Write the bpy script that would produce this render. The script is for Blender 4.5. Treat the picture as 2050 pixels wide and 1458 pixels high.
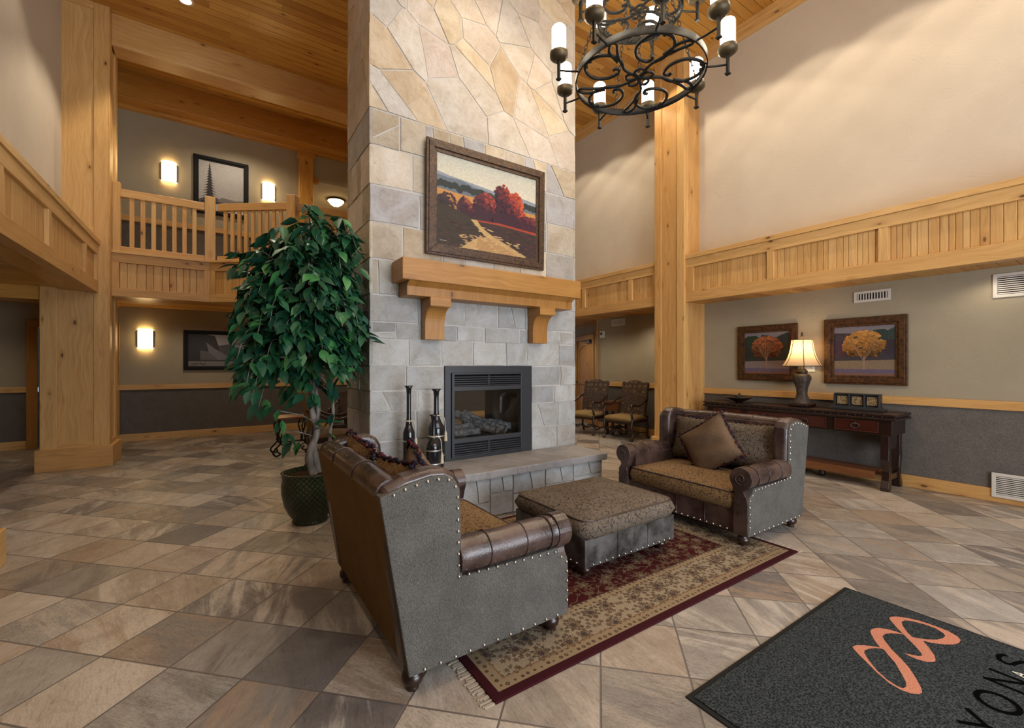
import bpy, math, random
from math import sin, cos, pi, radians, atan2, sqrt, hypot
from mathutils import Vector, Matrix
random.seed(7)
for o in list(bpy.data.objects): bpy.data.objects.remove(o)
scn = bpy.context.scene
COL = scn.collection
# ------------------------------------------------------------------ camera
TH = radians(33.9)
cam = bpy.data.cameras.new('camera'); camo = bpy.data.objects.new('camera', cam); COL.objects.link(camo)
cam.sensor_fit = 'HORIZONTAL'; cam.sensor_width = 36; cam.lens = 884/2050*36
cam.shift_y = 2/2050; cam.clip_start = .05; cam.clip_end = 200
camo.location = (0, 0, 1.45); camo.rotation_euler = (pi/2, 0, -TH)
scn.camera = camo
# ------------------------------------------------------------------ exposure, world, daylight
scn.view_settings.view_transform = 'Standard'; scn.view_settings.look = 'None'
scn.view_settings.gamma = 1; scn.view_settings.exposure = -0.33; scn.view_settings.use_curve_mapping = False
try:
    scn.cycles.max_bounces = 6; scn.cycles.diffuse_bounces = 3; scn.cycles.glossy_bounces = 2; scn.cycles.transmission_bounces = 4; scn.cycles.transparent_max_bounces = 8; scn.cycles.adaptive_threshold = .03; scn.cycles.caustics_reflective = False
    scn.cycles.caustics_refractive = False; scn.cycles.sample_clamp_indirect = 4; scn.cycles.use_denoising = True
except Exception: pass
wd = bpy.data.worlds.new('sky'); scn.world = wd; wd.use_nodes = True
bg = wd.node_tree.nodes['Background']; bg.inputs[0].default_value = (.72, .84, 1, 1); bg.inputs[1].default_value = 1.6
def area(name, loc, rot, sx, sy, power, color, spread=180):
    l = bpy.data.lights.new(name, 'AREA'); l.shape = 'RECTANGLE'; l.size = sx; l.size_y = sy
    l.energy = power; l.color = color; l.spread = radians(spread)
    o = bpy.data.objects.new(name, l); COL.objects.link(o); o.location = loc; o.rotation_euler = rot; return o
DAY = (.86, .92, 1.0)
# daylight entering through the entrance glazing behind the camera (front wall at Y=-2.6)
area('daylight_entrance', (2.6, -2.52, 1.25), (radians(90), 0, 0), 3.4, 2.3, 310, DAY)
area('daylight_clerestory', (2.4, -2.52, 4.5), (radians(106), 0, 0), 5.6, 2.6, 215, (.93, .95, 1.0))
WARM = (1, .80, .55)
def spot(loc, power, ang=95, blend=.35, color=(1, .86, .66), aim=None):  # serves the ceiling downlights and the added fill lamps
    l = bpy.data.lights.new('downlight_or_fill', 'SPOT'); l.energy = power; l.spot_size = radians(ang); l.spot_blend = blend
    l.color = color; l.shadow_soft_size = .05
    o = bpy.data.objects.new('downlight_or_fill', l); COL.objects.link(o); o.location = loc
    if aim: o.rotation_euler = (Vector(aim)-Vector(loc)).to_track_quat('-Z', 'Y').to_euler()
    return o
DOWN = []
for y in (-.9, 0, .9, 1.8, 2.7, 3.6, 4.5, 5.4, 6.3, 7.2): DOWN.append((5.7, y, 88))
for y in (.6, 3.4, 6.2): DOWN.append((-1.0, y, 70))
DOWN += [(-.35, 7.75, 260), (2.4, 1.2, 150), (2.4, 3.0, 150)]
for x, y, p in DOWN: spot((x, y, 6.55), p, 101 if x == 5.7 else 95, .16 if x == 5.7 else .35)
# unseen fill lamps added to brighten the recess, side room, balcony underside and hall
for x, y, z, p in ((6.75, 5.6, 2.47, 40), (6.4, 6.8, 2.47, 40), (-.2, 10.0, 2.5, 30), (2.4, 9.6, 2.5, 30), (4.6, 8.6, 2.5, 30), (-3.2, 9.4, 2.45, 22), (-2.8, 5.5, 2.45, 22), (6.6, 1.0, 2.44, 8), (3.0, 12.0, 5.5, 40), (6.9, 8.4, 2.47, 45)):
    spot((x, y, z), p, 150, .6)
spot((.4, 9.6, 6.05), 90, 150, .6); spot((3.4, 9.6, 6.05), 90, 150, .6)  # two more fill lamps added to brighten the upper walkway

# ------------------------------------------------------------------ mesh builder
class MB:
    def __init__(s):
        s.v = []; s.f = []; s.uv = []; s.r = []; s.c = []; s.sm = []; s.M = Matrix.Identity(4)
    def vert(s, p):
        s.v.append(tuple(s.M @ Vector(p))); return len(s.v)-1
    def face(s, idx, uv=None, r=.5, c=(.5, .5, .5), sm=False):
        s.f.append(idx); s.uv.append(uv or [(0, 0)]*len(idx)); s.r.append(r); s.c.append(c); s.sm.append(sm)
    def box(s, x0, x1, y0, y1, z0, z1, r=None, c=(.5, .5, .5), g=None):
        if x0 > x1: x0, x1 = x1, x0
        if y0 > y1: y0, y1 = y1, y0
        if z0 > z1: z0, z1 = z1, z0
        _j = lambda: random.random()*.0005
        x0 -= _j(); x1 += _j(); y0 -= _j(); y1 += _j(); z0 -= _j(); z1 += _j()
        d = (x1-x0, y1-y0, z1-z0); L = d.index(max(d)) if g is None else g
        r = random.random() if r is None else r
        o = (random.random()*40, random.random()*40)
        P = [(x, y, z) for x in (x0, x1) for y in (y0, y1) for z in (z0, z1)]
        I = [s.vert(p) for p in P]
        for ax, q in ((0, (0, 1, 3, 2)), (0, (4, 6, 7, 5)), (1, (0, 4, 5, 1)), (1, (2, 3, 7, 6)), (2, (0, 2, 6, 4)), (2, (1, 5, 7, 3))):
            A = [a for a in (0, 1, 2) if a != ax]
            U, V = (A[0], A[1]) if A[0] == L or L not in A else (A[1], A[0])
            s.face([I[k] for k in q], [(P[k][U]+o[0], P[k][V]+o[1]) for k in q], r, c)
    def prism(s, poly, a, b, axis=1, r=None, c=(.5, .5, .5), sm=False, inset=0):
        """2-D polygon extruded along axis from a to b; poly is in the other two axes in order"""
        A = [k for k in (0, 1, 2) if k != axis]; n = len(poly); _k = random.random()*.0005*(1 if b > a else -1); a -= _k; b += _k
        r = random.random() if r is None else r
        ar = sum(poly[i][0]*poly[(i+1) % n][1]-poly[(i+1) % n][0]*poly[i][1] for i in range(n))
        if ar < 0: poly = poly[::-1]
        o = (random.random()*40, random.random()*40)
        cx = sum(p[0] for p in poly)/n; cy = sum(p[1] for p in poly)/n
        def mk(p, t, k=0):
            q = [0, 0, 0]; q[axis] = t
            if k:
                dx, dy = p[0]-cx, p[1]-cy; l = hypot(dx, dy) or 1; m = max(0, (l-k)/l)
                p = (cx+dx*m, cy+dy*m)
            q[A[0]], q[A[1]] = p; return q
        ia = [s.vert(mk(p, a)) for p in poly]; ib = [s.vert(mk(p, b, inset)) for p in poly]
        flip = (axis == 1) != (b < a)
        def add(idx, uv, smf=False):
            if flip: idx = idx[::-1]; uv = uv[::-1]
            s.face(idx, uv, r, c, smf)
        u2 = [(p[0]+o[0], p[1]+o[1]) for p in poly]
        add(ib, u2); add(ia[::-1], u2[::-1])
        L = 0
        for i in range(n):
            j = (i+1) % n; e = hypot(poly[j][0]-poly[i][0], poly[j][1]-poly[i][1])
            add([ia[i], ia[j], ib[j], ib[i]], [(L, a), (L+e, a), (L+e, b), (L, b)], sm); L += e
    def tube(s, pts, rad, n=8, caps=True, r=None, c=(.5, .5, .5), closed=False, flat=1.0, sm=True):
        r = random.random() if r is None else r
        pts = [Vector(p) for p in pts]; m = len(pts)
        R = rad if hasattr(rad, '__len__') else [rad]*m
        rings = []; up = None; L = 0; ls = []
        for i, p in enumerate(pts):
            if closed: t = pts[(i+1) % m]-pts[i-1]
            else: t = pts[min(i+1, m-1)]-pts[max(i-1, 0)]
            if t.length < 1e-9: t = Vector((0, 0, 1))
            t.normalize()
            if up is None:
                up = Vector((0, 0, 1)) if abs(t.z) < .9 else Vector((1, 0, 0))
            a = up-t*up.dot(t)
            if a.length < 1e-6: a = t.orthogonal()
            a.normalize(); b = t.cross(a); up = a
            if i: L += (p-pts[i-1]).length
            ls.append(L)
            rings.append([s.vert(p+(a*cos(2*pi*k/n)*flat+b*sin(2*pi*k/n))*R[i]) for k in range(n)])
        for i in range(m if closed else m-1):
            j = (i+1) % m; A, B = rings[i], rings[j]
            for k in range(n):
                l = (k+1) % n; w = R[i]*2*pi/n
                s.face([A[k], B[k], B[l], A[l]][::-1], [(ls[i], k*w), (ls[j], k*w), (ls[j], (k+1)*w), (ls[i], (k+1)*w)][::-1], r, c, sm)
        if caps and not closed:
            s.face(rings[0][::-1][::-1], None, r, c); s.face(rings[-1][::-1], None, r, c)
    def lathe(s, prof, n=24, cx=0, cy=0, r=.5, c=(.5, .5, .5), sm=True, sx=1, sy=1, sq=0, a0=0, a1=2*pi, cap=False):
        full = abs(a1-a0-2*pi) < 1e-6; mR = max(q[0] for q in prof); N = n if full else n+1; rings = []; L = 0; ls = []
        for i, (R, z) in enumerate(prof):
            if i: L += hypot(R-prof[i-1][0], z-prof[i-1][1])
            ls.append(L); ring = []
            for k in range(N):
                a = a0+(a1-a0)*k/n; q = 1
                if sq: q = 1/max(abs(cos(a)), abs(sin(a)))**sq
                ring.append(s.vert((cx+cos(a)*R*q*sx, cy+sin(a)*R*q*sy, z)))
            rings.append(ring)
        for i in range(len(prof)-1):
            for k in range(n):
                l = (k+1) % N; w = 2*pi/n*mR
                s.face([rings[i][k], rings[i][l], rings[i+1][l], rings[i+1][k]], [(k*w, ls[i]), ((k+1)*w, ls[i]), ((k+1)*w, ls[i+1]), (k*w, ls[i+1])], r, c, sm)
        if full and cap:
            if prof[0][0] > 1e-4: s.face(rings[0][::-1], None, r, c)
            if prof[-1][0] > 1e-4: s.face(rings[-1], None, r, c)
    def ball(s, p, R, n=8, m=6, r=.5, c=(.5, .5, .5), sc=(1, 1, 1)):
        rings = []
        for i in range(m+1):
            a = pi*i/m
            rings.append([s.vert((p[0]+R*sin(a)*cos(2*pi*k/n)*sc[0], p[1]+R*sin(a)*sin(2*pi*k/n)*sc[1], p[2]-R*cos(a)*sc[2])) for k in range(n)])
        for i in range(m):
            for k in range(n):
                l = (k+1) % n
                s.face([rings[i][k], rings[i][l], rings[i+1][l], rings[i+1][k]], [(k/n*R*6, i/m*R*3), ((k+1)/n*R*6, i/m*R*3), ((k+1)/n*R*6, (i+1)/m*R*3), (k/n*R*6, (i+1)/m*R*3)], r, c, True)
    def grid(s, fn, nu, nv, r=.5, c=(.5, .5, .5), sm=True, us=1, vs=1):
        I = [[s.vert(fn(i/nu, j/nv)) for j in range(nv+1)] for i in range(nu+1)]
        for i in range(nu):
            for j in range(nv):
                s.face([I[i][j], I[i+1][j], I[i+1][j+1], I[i][j+1]], [(i/nu*us, j/nv*vs), ((i+1)/nu*us, j/nv*vs), ((i+1)/nu*us, (j+1)/nv*vs), (i/nu*us, (j+1)/nv*vs)], r, c, sm)
    def build(s, name, mat, parent=None, bevel=0, kind=None, sub=0, seg=2, label=None):
        me = bpy.data.meshes.new(name); me.from_pydata(s.v, [], s.f)
        uvl = me.uv_layers.new(name='UVMap'); ra = me.attributes.new('rnd', 'FLOAT', 'FACE'); ca = me.attributes.new('col', 'FLOAT_COLOR', 'FACE')
        flat = [x for u in s.uv for p in u for x in p]; uvl.data.foreach_set('uv', flat)
        ra.data.foreach_set('value', s.r); ca.data.foreach_set('color', [x for c in s.c for x in (*c[:3], 1)])
        me.polygons.foreach_set('use_smooth', s.sm)
        for m in (mat if isinstance(mat, (list, tuple)) else [mat]): me.materials.append(m)
        me.update()
        o = bpy.data.objects.new(name, me); COL.objects.link(o)
        if parent is not None: o.parent = parent
        if bevel:
            b = o.modifiers.new('edge', 'BEVEL'); b.width = bevel; b.segments = seg; b.limit_method = 'ANGLE'; b.angle_limit = radians(40); b.harden_normals = False
        if sub:
            b = o.modifiers.new('smooth', 'SUBSURF'); b.levels = sub; b.render_levels = sub
        if kind: o['kind'] = kind
        if label: o['label'] = label
        return o
def tag(o, label, cat, group=None, kind=None):
    o['label'] = label; o['category'] = cat
    if group: o['group'] = group
    if kind: o['kind'] = kind
    return o
def thing(name, label, cat, loc=(0, 0, 0), rz=0, group=None):
    o = bpy.data.objects.new(name, None); COL.objects.link(o); o.location = loc; o.rotation_euler = (0, 0, rz); o.empty_display_size = .1
    return tag(o, label, cat, group)
def copy_tree(o, parent=None):
    c = o.copy(); COL.objects.link(c); c.parent = parent
    for ch in [x for x in bpy.data.objects if x.parent == o]: copy_tree(ch, c)
    return c
def bez(p, n=10):
    """Catmull-Rom through points"""
    P = [Vector(q) for q in p]; P = [P[0]*2-P[1]]+P+[P[-1]*2-P[-2]]; out = []
    for i in range(1, len(P)-2):
        for k in range(n):
            t = k/n; a, b, c, d = P[i-1], P[i], P[i+1], P[i+2]
            out.append(.5*((2*b)+(c-a)*t+(2*a-5*b+4*c-d)*t*t+(-a+3*b-3*c+d)*t**3))
    out.append(P[-2]); return out
# ------------------------------------------------------------------ shader expression helpers
class S:
    def __init__(s, t, k): s.t = t; s.k = k
    def _m(s, op, *a):
        n = s.t.nodes.new('ShaderNodeMath'); n.operation = op; put(s.t, n.inputs[0], s)
        for i, x in enumerate(a): put(s.t, n.inputs[i+1], x)
        return S(s.t, n.outputs[0])
    def __add__(s, o): return s._m('ADD', o)
    def __sub__(s, o): return s._m('SUBTRACT', o)
    def __mul__(s, o): return s._m('MULTIPLY', o)
    def __truediv__(s, o): return s._m('DIVIDE', o)
    def gt(s, o): return s._m('GREATER_THAN', o)
    def lt(s, o): return s._m('LESS_THAN', o)
    def floor(s): return s._m('FLOOR')
    def fract(s): return s._m('FRACT')
    def abs(s): return s._m('ABSOLUTE')
    def cos(s): return s._m('COSINE')
    def sin(s): return s._m('SINE')
    def min(s, o): return s._m('MINIMUM', o)
    def max(s, o): return s._m('MAXIMUM', o)
    def pw(s, o): return s._m('POWER', o)
    def inv(s):
        n = s.t.nodes.new('ShaderNodeMath'); n.operation = 'SUBTRACT'; n.inputs[0].default_value = 1; put(s.t, n.inputs[1], s); return S(s.t, n.outputs[0])
    def rng(s, a, b, c=0, d=1):
        n = s.t.nodes.new('ShaderNodeMapRange'); n.interpolation_type = 'SMOOTHSTEP' if c == 0 and d == 1 else 'LINEAR'
        put(s.t, n.inputs[0], s)
        for i, x in enumerate((a, b, c, d)): n.inputs[i+1].default_value = x
        return S(s.t, n.outputs[0])
def put(t, inp, v):
    if isinstance(v, S): t.links.new(v.k, inp)
    elif isinstance(v, (tuple, list)):
        try: inp.default_value = (*v[:3], 1) if len(inp.default_value) == 4 else v[:3]
        except TypeError: inp.default_value = v[0]
    else:
        try: inp.default_value = v
        except TypeError: inp.default_value = (v, v, v)
class Mt:
    def __init__(s, name, rough=.5, spec=.5, metal=0, col=None, **kw):
        s.m = bpy.data.materials.new(name); s.m.use_nodes = True; s.t = s.m.node_tree; s.b = s.t.nodes['Principled BSDF']
        s.set('Roughness', rough); s.set('Specular IOR Level', spec); s.set('Metallic', metal)
        if col is not None: s.set('Base Color', col)
        for k, v in kw.items(): s.set(k.replace('_', ' '), v)
    def set(s, k, v): put(s.t, s.b.inputs[k], v); return s
    def n(s, ty): return s.t.nodes.new(ty)
    def obj(s): return S(s.t, s.n('ShaderNodeTexCoord').outputs['Object'])
    def uv(s): return S(s.t, s.n('ShaderNodeTexCoord').outputs['UV'])
    def attr(s, nm, out='Fac'):
        n = s.n('ShaderNodeAttribute'); n.attribute_name = nm; return S(s.t, n.outputs[out])
    def xyz(s, v):
        n = s.n('ShaderNodeSeparateXYZ'); put(s.t, n.inputs[0], v); return [S(s.t, n.outputs[i]) for i in range(3)]
    def vec(s, x, y, z=0):
        n = s.n('ShaderNodeCombineXYZ')
        for i, q in enumerate((x, y, z)): put(s.t, n.inputs[i], q)
        return S(s.t, n.outputs[0])
    def sc(s, v, k):
        n = s.n('ShaderNodeVectorMath'); n.operation = 'MULTIPLY'; put(s.t, n.inputs[0], v); n.inputs[1].default_value = k if hasattr(k, '__len__') else (k, k, k); return S(s.t, n.outputs[0])
    def vadd(s, v, w):
        n = s.n('ShaderNodeVectorMath'); n.operation = 'ADD'; put(s.t, n.inputs[0], v); put(s.t, n.inputs[1], w); return S(s.t, n.outputs[0])
    def noise(s, v, sc=5, det=3, ro=.5, out='Fac', dist=0):
        n = s.n('ShaderNodeTexNoise'); put(s.t, n.inputs['Vector'], v); n.inputs['Scale'].default_value = sc; n.inputs['Detail'].default_value = det
        n.inputs['Roughness'].default_value = ro; n.inputs['Distortion'].default_value = dist; return S(s.t, n.outputs[out])
    def white(s, v, out='Value'):
        n = s.n('ShaderNodeTexWhiteNoise'); n.noise_dimensions = '3D'; put(s.t, n.inputs['Vector'], v); return S(s.t, n.outputs[out])
    def vor(s, v, sc=5, out='Distance', feat='F1', rand=1):
        n = s.n('ShaderNodeTexVoronoi'); n.feature = feat; put(s.t, n.inputs['Vector'], v); n.inputs['Scale'].default_value = sc; n.inputs['Randomness'].default_value = rand
        return S(s.t, n.outputs[out])
    def ramp(s, f, st, interp='LINEAR'):
        n = s.n('ShaderNodeValToRGB'); put(s.t, n.inputs[0], f); e = n.color_ramp.elements; n.color_ramp.interpolation = interp
        while len(e) < len(st): e.new(.5)
        for i, (p, c) in enumerate(st): e[i].position = p; e[i].color = (*c, 1)
        return S(s.t, n.outputs[0])
    def mix(s, f, a, b, mode='MIX'):
        n = s.n('ShaderNodeMix'); n.data_type = 'RGBA'; n.blend_type = mode; put(s.t, n.inputs[0], f); put(s.t, n.inputs[6], a); put(s.t, n.inputs[7], b); return S(s.t, n.outputs[2])
    def bump(s, h, st=.3, d=.01):
        n = s.n('ShaderNodeBump'); n.inputs['Strength'].default_value = st; n.inputs['Distance'].default_value = d; put(s.t, n.inputs['Height'], h); s.set('Normal', S(s.t, n.outputs[0])); return s
def wood(name, a, b, rough=.45, knot=(.10, .045, .02), kn=1.0, grain=1.0, spec=.4, tone=(.87, .79, .70)):
    m = Mt(name, rough, spec); uv = m.uv(); u, v, _ = m.xyz(uv); rnd = m.attr('rnd')
    w = m.noise(m.vec(u*.9, v*3.0, rnd*9), 1.0, 3, .5)
    kc = m.vec(u*2.8, v*6.5, rnd*5)
    kd = m.vor(kc, 1.0); ksel = m.white(m.sc(m.vor(kc, 1.0, 'Position'), 1.0))
    ring = kd
    gr = m.noise(m.vec(u*1.4, v*(38*grain)+w*3.5+ring*3, rnd*9), 1.0, 4, .6)
    gr2 = m.noise(m.vec(u*5, v*150, rnd*3), 1.0, 2, .5)
    c = m.mix(gr.rng(.3, .72), b, a)
    c = m.mix((w*.5+rnd*.5).rng(.25, .75), c, m.mix(1.0, c, tone, 'MULTIPLY'))
    c = m.mix(gr2.rng(.45, .75)*.25, c, m.mix(1.0, c, (.6, .5, .42), 'MULTIPLY'))
    if kn:
        ksz = ksel.fract()*.5+.6; kk = kd/ksz; km = kk.rng(.06, .12).inv()*ksel.gt(1-.42*kn); halo = kk.rng(.08, .34).inv()*ksel.gt(1-.42*kn)
        c = m.mix(halo*.4, c, m.mix(1.0, c, (.62, .45, .33), 'MULTIPLY')); c = m.mix(km*.92, c, knot)
    m.set('Base Color', c); m.bump(gr, .08, .004); return m.m
M = {}
M['pine'] = wood('knotty_pine', (.72, .445, .175), (.60, .35, .125), .42, kn=1.5)
M['pine_ceiling'] = wood('amber_pine_planks', (.74, .41, .10), (.60, .305, .06), .34, kn=1.9, tone=(.66, .54, .42))
M['mantel'] = wood('mantel_alder', (.46, .23, .06), (.37, .175, .04), .42)
M['walnut'] = wood('dark_mahogany', (.026, .010, .007), (.014, .006, .005), .28, kn=0, spec=.6)
M['red_wood'] = wood('red_mahogany', (.07, .016, .010), (.042, .010, .006), .25, kn=0, spec=.6)
M['dark_wood'] = wood('carved_dark_wood', (.035, .015, .009), (.02, .009, .006), .3, kn=0, spec=.6)
M['oak_table'] = wood('chestnut_table', (.22, .085, .03), (.15, .055, .02), .35, kn=0)
M['pine_door'] = wood('golden_alder_door', (.50, .27, .075), (.40, .20, .05), .65, kn=.8, spec=.15)
def plaster(name, c, c2):
    m = Mt(name, .85, .2); p = m.obj(); a = m.noise(p, 1.3, 4, .6); b = m.noise(p, 9, 4, .6); cr = m.noise(p, 2.2, 6, .6, dist=1.2)
    m.set('Base Color', m.mix(a.rng(.35, .65), c, c2)); m.bump(b*.6+(cr-.5).abs().rng(0, .02), .18, .01); return m.m
M['cream'] = plaster('cream_plaster', (.59, .515, .415), (.555, .48, .385))
M['taupe'] = plaster('taupe_plaster', (.36, .305, .215), (.33, .28, .195))
def weave(name, a, b, sc=260, rough=.9, mott=.25):
    m = Mt(name, rough, .15); p = m.obj(); x, y, z = m.xyz(p); u = m.noise(m.vec(x*sc*.2, y*sc*.2, z*sc), 1, 2, .6); v = m.noise(m.vec(x*sc, y*sc, z*sc*.2), 1, 2, .6)
    k = m.noise(p, 7, 3, .6); f = (u+v)*.5
    c = m.mix(f.rng(.36, .64), a, b); c = m.mix(k.rng(.3, .7)*mott, c, m.mix(1.0, c, (.5, .5, .5), 'MULTIPLY'))
    m.set('Base Color', c); m.bump(f, .35, .003); return m.m
M['grasscloth'] = weave('woven_grasscloth', (.105, .092, .082), (.175, .155, .138), 240)
M['tweed'] = weave('grey_tweed_upholstery', (.036, .033, .029), (.18, .168, .148), 800, mott=.4)
M['suede_back'] = weave('brown_suede_back', (.15, .085, .03), (.21, .125, .05), 600)
def leather(name, a, b, rough=.38):
    m = Mt(name, rough, .6); p = m.obj(); k = m.noise(p, 5, 5, .65); f = m.noise(p, 90, 3, .6); cr = m.vor(p, 120)
    c = m.mix(k.rng(.35, .68), a, b); c = m.mix(m.noise(p, 22, 4, .7).rng(.62, .85)*.35, c, (.02, .012, .01))
    m.set('Base Color', c); m.set('Roughness', (k*.4+f*.1)+(rough-.33)); m.bump(cr*.6+f*.4+k*2, .22, .004); return m.m
M['leather_worn'] = leather('worn_charcoal_leather', (.022, .020, .019), (.105, .10, .095), .42)
M['leather'] = leather('worn_brown_leather', (.034, .019, .016), (.088, .053, .043))
def brocade(name, base, dark, sc=15):
    m = Mt(name, .85, .2); p = m.obj(); pw = m.vadd(p, m.sc(m.noise(p, 14, 2, .5, 'Color'), .05))
    e = m.vor(pw, sc, 'Distance', 'DISTANCE_TO_EDGE'); d = m.vor(pw, sc*2.3); n2 = m.noise(p, sc*3.2, 3, .6)
    mask = (e.rng(.03, .07).inv()*n2.gt(.47)).max(d.rng(.16, .24).inv()*m.noise(p, sc*.8, 2).gt(.47)).max(n2.rng(.60, .66))
    k = m.noise(p, 4, 2); fine = m.noise(p, 220, 2)
    c = m.mix(fine.rng(.3, .7), base, tuple(x*.62 for x in base)); c = m.mix(mask*.88, c, dark); c = m.mix(k.rng(.35, .65)*.3, c, m.mix(1.0, c, (.6, .55, .5), 'MULTIPLY'))
    m.set('Base Color', c); m.bump(fine*.4+mask*.6, .3, .004); return m.m
M['brocade'] = brocade('tan_brocade', (.27, .165, .075), (.022, .016, .018), 25)
M['brocade_grey'] = brocade('grey_brocade', (.185, .145, .105), (.02, .018, .02), 24)
M['gold_fabric'] = weave('gold_velvet', (.19, .12, .045), (.26, .17, .07), 200)
M['suede'] = weave('brown_suede', (.115, .072, .042), (.165, .108, .066), 260, mott=.5)
m = Mt('tapestry', .85, .2); p = m.obj(); x, y, z = m.xyz(p)
pos = m.vor(p, 9, 'Distance', rand=.35); n3 = m.noise(p, 40, 3, .6)
c = m.mix(pos.rng(.24, .34).inv(), (.062, .042, .032), (.20, .13, .08)); c = m.mix(pos.rng(.14, .18).inv(), c, (.11, .05, .035)); c = m.mix(pos.rng(.05, .08).inv(), c, (.30, .2, .1))
c = m.mix(n3.rng(.5, .56)*.6, c, (.15, .10, .065)); m.set('Base Color', c); M['tapestry'] = m.m
m = Mt('fringe_yarn', .9, .1); r_ = m.attr('rnd'); m.set('Base Color', m.ramp(r_, [(0, (.012, .010, .018)), (.35, (.075, .014, .018)), (.6, (.03, .022, .04)), (.85, (.12, .05, .04))], 'CONSTANT')); M['fringe'] = m.m
m = Mt('slate_floor', .4, .5); p = m.obj(); x, y, z = m.xyz(p); k = 1/(sqrt(2)*.406)
u = (x+y)*k-.335; v = (y-x)*k+.02; fu = u.floor(); fv = v.floor(); cell = m.vec(fu, fv, 0); r1 = m.white(cell); r2 = m.white(m.vec(fu+31, fv+7, 3)); r3 = m.white(m.vec(fu+3, fv+57, 9))
ang = r2*1.3+.2; cu = ang.cos(); su = ang.sin(); a = u*cu+v*su; b = v*cu-u*su
st = m.noise(m.vec(a*.55, b*3.4, r1*40), 1.0, 6, .65, dist=.5); mot = m.noise(m.vec(u*1.6, v*1.6, r1*40), 1.0, 5, .7, dist=.6); fine = m.noise(m.vec(a*5, b*26, r1*9), 1, 3, .65)
base = m.ramp(r1, [(0, (0.290, 0.254, 0.211)), (.13, (0.373, 0.323, 0.269)), (.27, (0.207, 0.188, 0.168)), (.40, (0.451, 0.399, 0.339)), (.52, (0.312, 0.256, 0.199)), (.62, (0.265, 0.245, 0.220)), (.72, (0.158, 0.145, 0.138)), (.80, (0.405, 0.347, 0.288)), (.90, (0.315, 0.298, 0.271))], 'CONSTANT')
vein = m.ramp(r3, [(0, (0.505, 0.461, 0.401)), (.3, (0.320, 0.236, 0.169)), (.55, (0.145, 0.135, 0.127)), (.8, (0.415, 0.355, 0.290))], 'CONSTANT')
c = m.mix(st.rng(.46, .62)*.72, base, vein); c = m.mix(mot.rng(.35, .7)*.55, c, m.mix(1.0, c, (.60, .56, .53), 'MULTIPLY')); c = m.mix(fine.rng(.5, .72)*.45, c, m.mix(1.0, c, (.5, .47, .45), 'MULTIPLY')); spk = m.noise(m.vec(a*22, b*60, r3*9), 1, 3, .7); c = m.mix(spk.rng(.42, .7)*.6*(r2*.7+.3), c, m.mix(1.0, c, (.42, .40, .40), 'MULTIPLY')); c = m.mix(spk.rng(.25, .42).inv()*.35, c, m.mix(1.0, c, (1.6, 1.55, 1.5), 'MULTIPLY'))
ju = (u.fract()-.5).abs(); jv = (v.fract()-.5).abs(); jt = ju.max(jv).rng(.486, .493)
c = m.mix(jt, c, (.11, .095, .085)); c = m.mix(1.0, c, (1.17, 1.15, 1.15), 'MULTIPLY'); m.set('Base Color', c); m.set('Roughness', mot*.3+.19+jt*.3)
m.bump(st*.8+fine*.3+spk*.3+mot*.7-jt*1.5, .4, .008); M['floor'] = m.m
m = Mt('flagstone_veneer', .8, .25); p = m.obj(); cc = m.attr('col', 'Color'); r_ = m.attr('rnd'); n1 = m.noise(m.vadd(p, m.vec(r_*30, r_*17, 0)), 3.2, 5, .65, dist=.8); n2 = m.noise(p, 24, 4, .7)
c = m.mix(n1.rng(.3, .7)*.7, cc, m.mix(1.0, cc, (.70, .62, .52), 'MULTIPLY')); n4 = m.noise(p, 7, 6, .75, dist=1.5); c = m.mix(n4.rng(.5, .7)*.45, c, m.mix(1.0, c, (.66, .62, .58), 'MULTIPLY')); c = m.mix(n2.rng(.5, .8)*.4, c, m.mix(1.0, c, (.6, .6, .6), 'MULTIPLY'))
m.set('Base Color', c); m.bump(n1*1.5+n2*.6, .7, .018); M['stone'] = m.m
m = Mt('grey_mortar', .95, .1, col=(.50, .475, .44)); m.bump(m.noise(m.obj(), 60, 3), .4, .006); M['mortar'] = m.m
m = Mt('hearth_stone', .6, .35); p = m.obj(); n1 = m.noise(p, 3, 6, .65, dist=.8); m.set('Base Color', m.mix(n1.rng(.35, .7), (.30, .285, .275), (.20, .185, .18))); m.bump(n1+m.noise(p, 35, 4)*.6, .6, .012); M['hearth'] = m.m
M['iron'] = Mt('wrought_iron', .55, .4, .4, (.012, .011, .009)).m
M['bronze'] = Mt('aged_bronze', .5, .5, .6, (.075, .055, .028)).m
M['black_metal'] = Mt('black_metal', .42, .5, .3, (.035, .036, .040)).m
M['black'] = Mt('black_matte', .8, .2, 0, (.012, .012, .012)).m
M['gloss_black'] = Mt('black_ceramic', .12, .6, 0, (.012, .012, .014)).m
M['silver'] = Mt('nailhead_nickel', .25, .5, 1, (.62, .60, .56)).m
M['white_metal'] = Mt('white_enamel', .5, .4, 0, (.62, .58, .52)).m
M['white_plastic'] = Mt('white_plastic', .4, .4, 0, (.72, .70, .62)).m
M['cord'] = Mt('cream_cord', .9, .1, 0, (.5, .44, .33)).m
M['rug_fringe'] = Mt('cream_fringe', .9, .1, 0, (.42, .36, .28)).m
def emit(name, col, st, base=(.8, .7, .5)):
    m = Mt(name, .5, .3, 0, base); m.set('Emission Color', col); m.set('Emission Strength', st); return m.m
M['candle_glass'] = emit('lit_candle_glass', (1, .86, .66), 27)
M['sconce_glass'] = emit('lit_sconce_shade', (1, .68, .30), 17)
M['shade'] = None
M['down'] = emit('lit_downlight', (1, .93, .85), 40)
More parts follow.
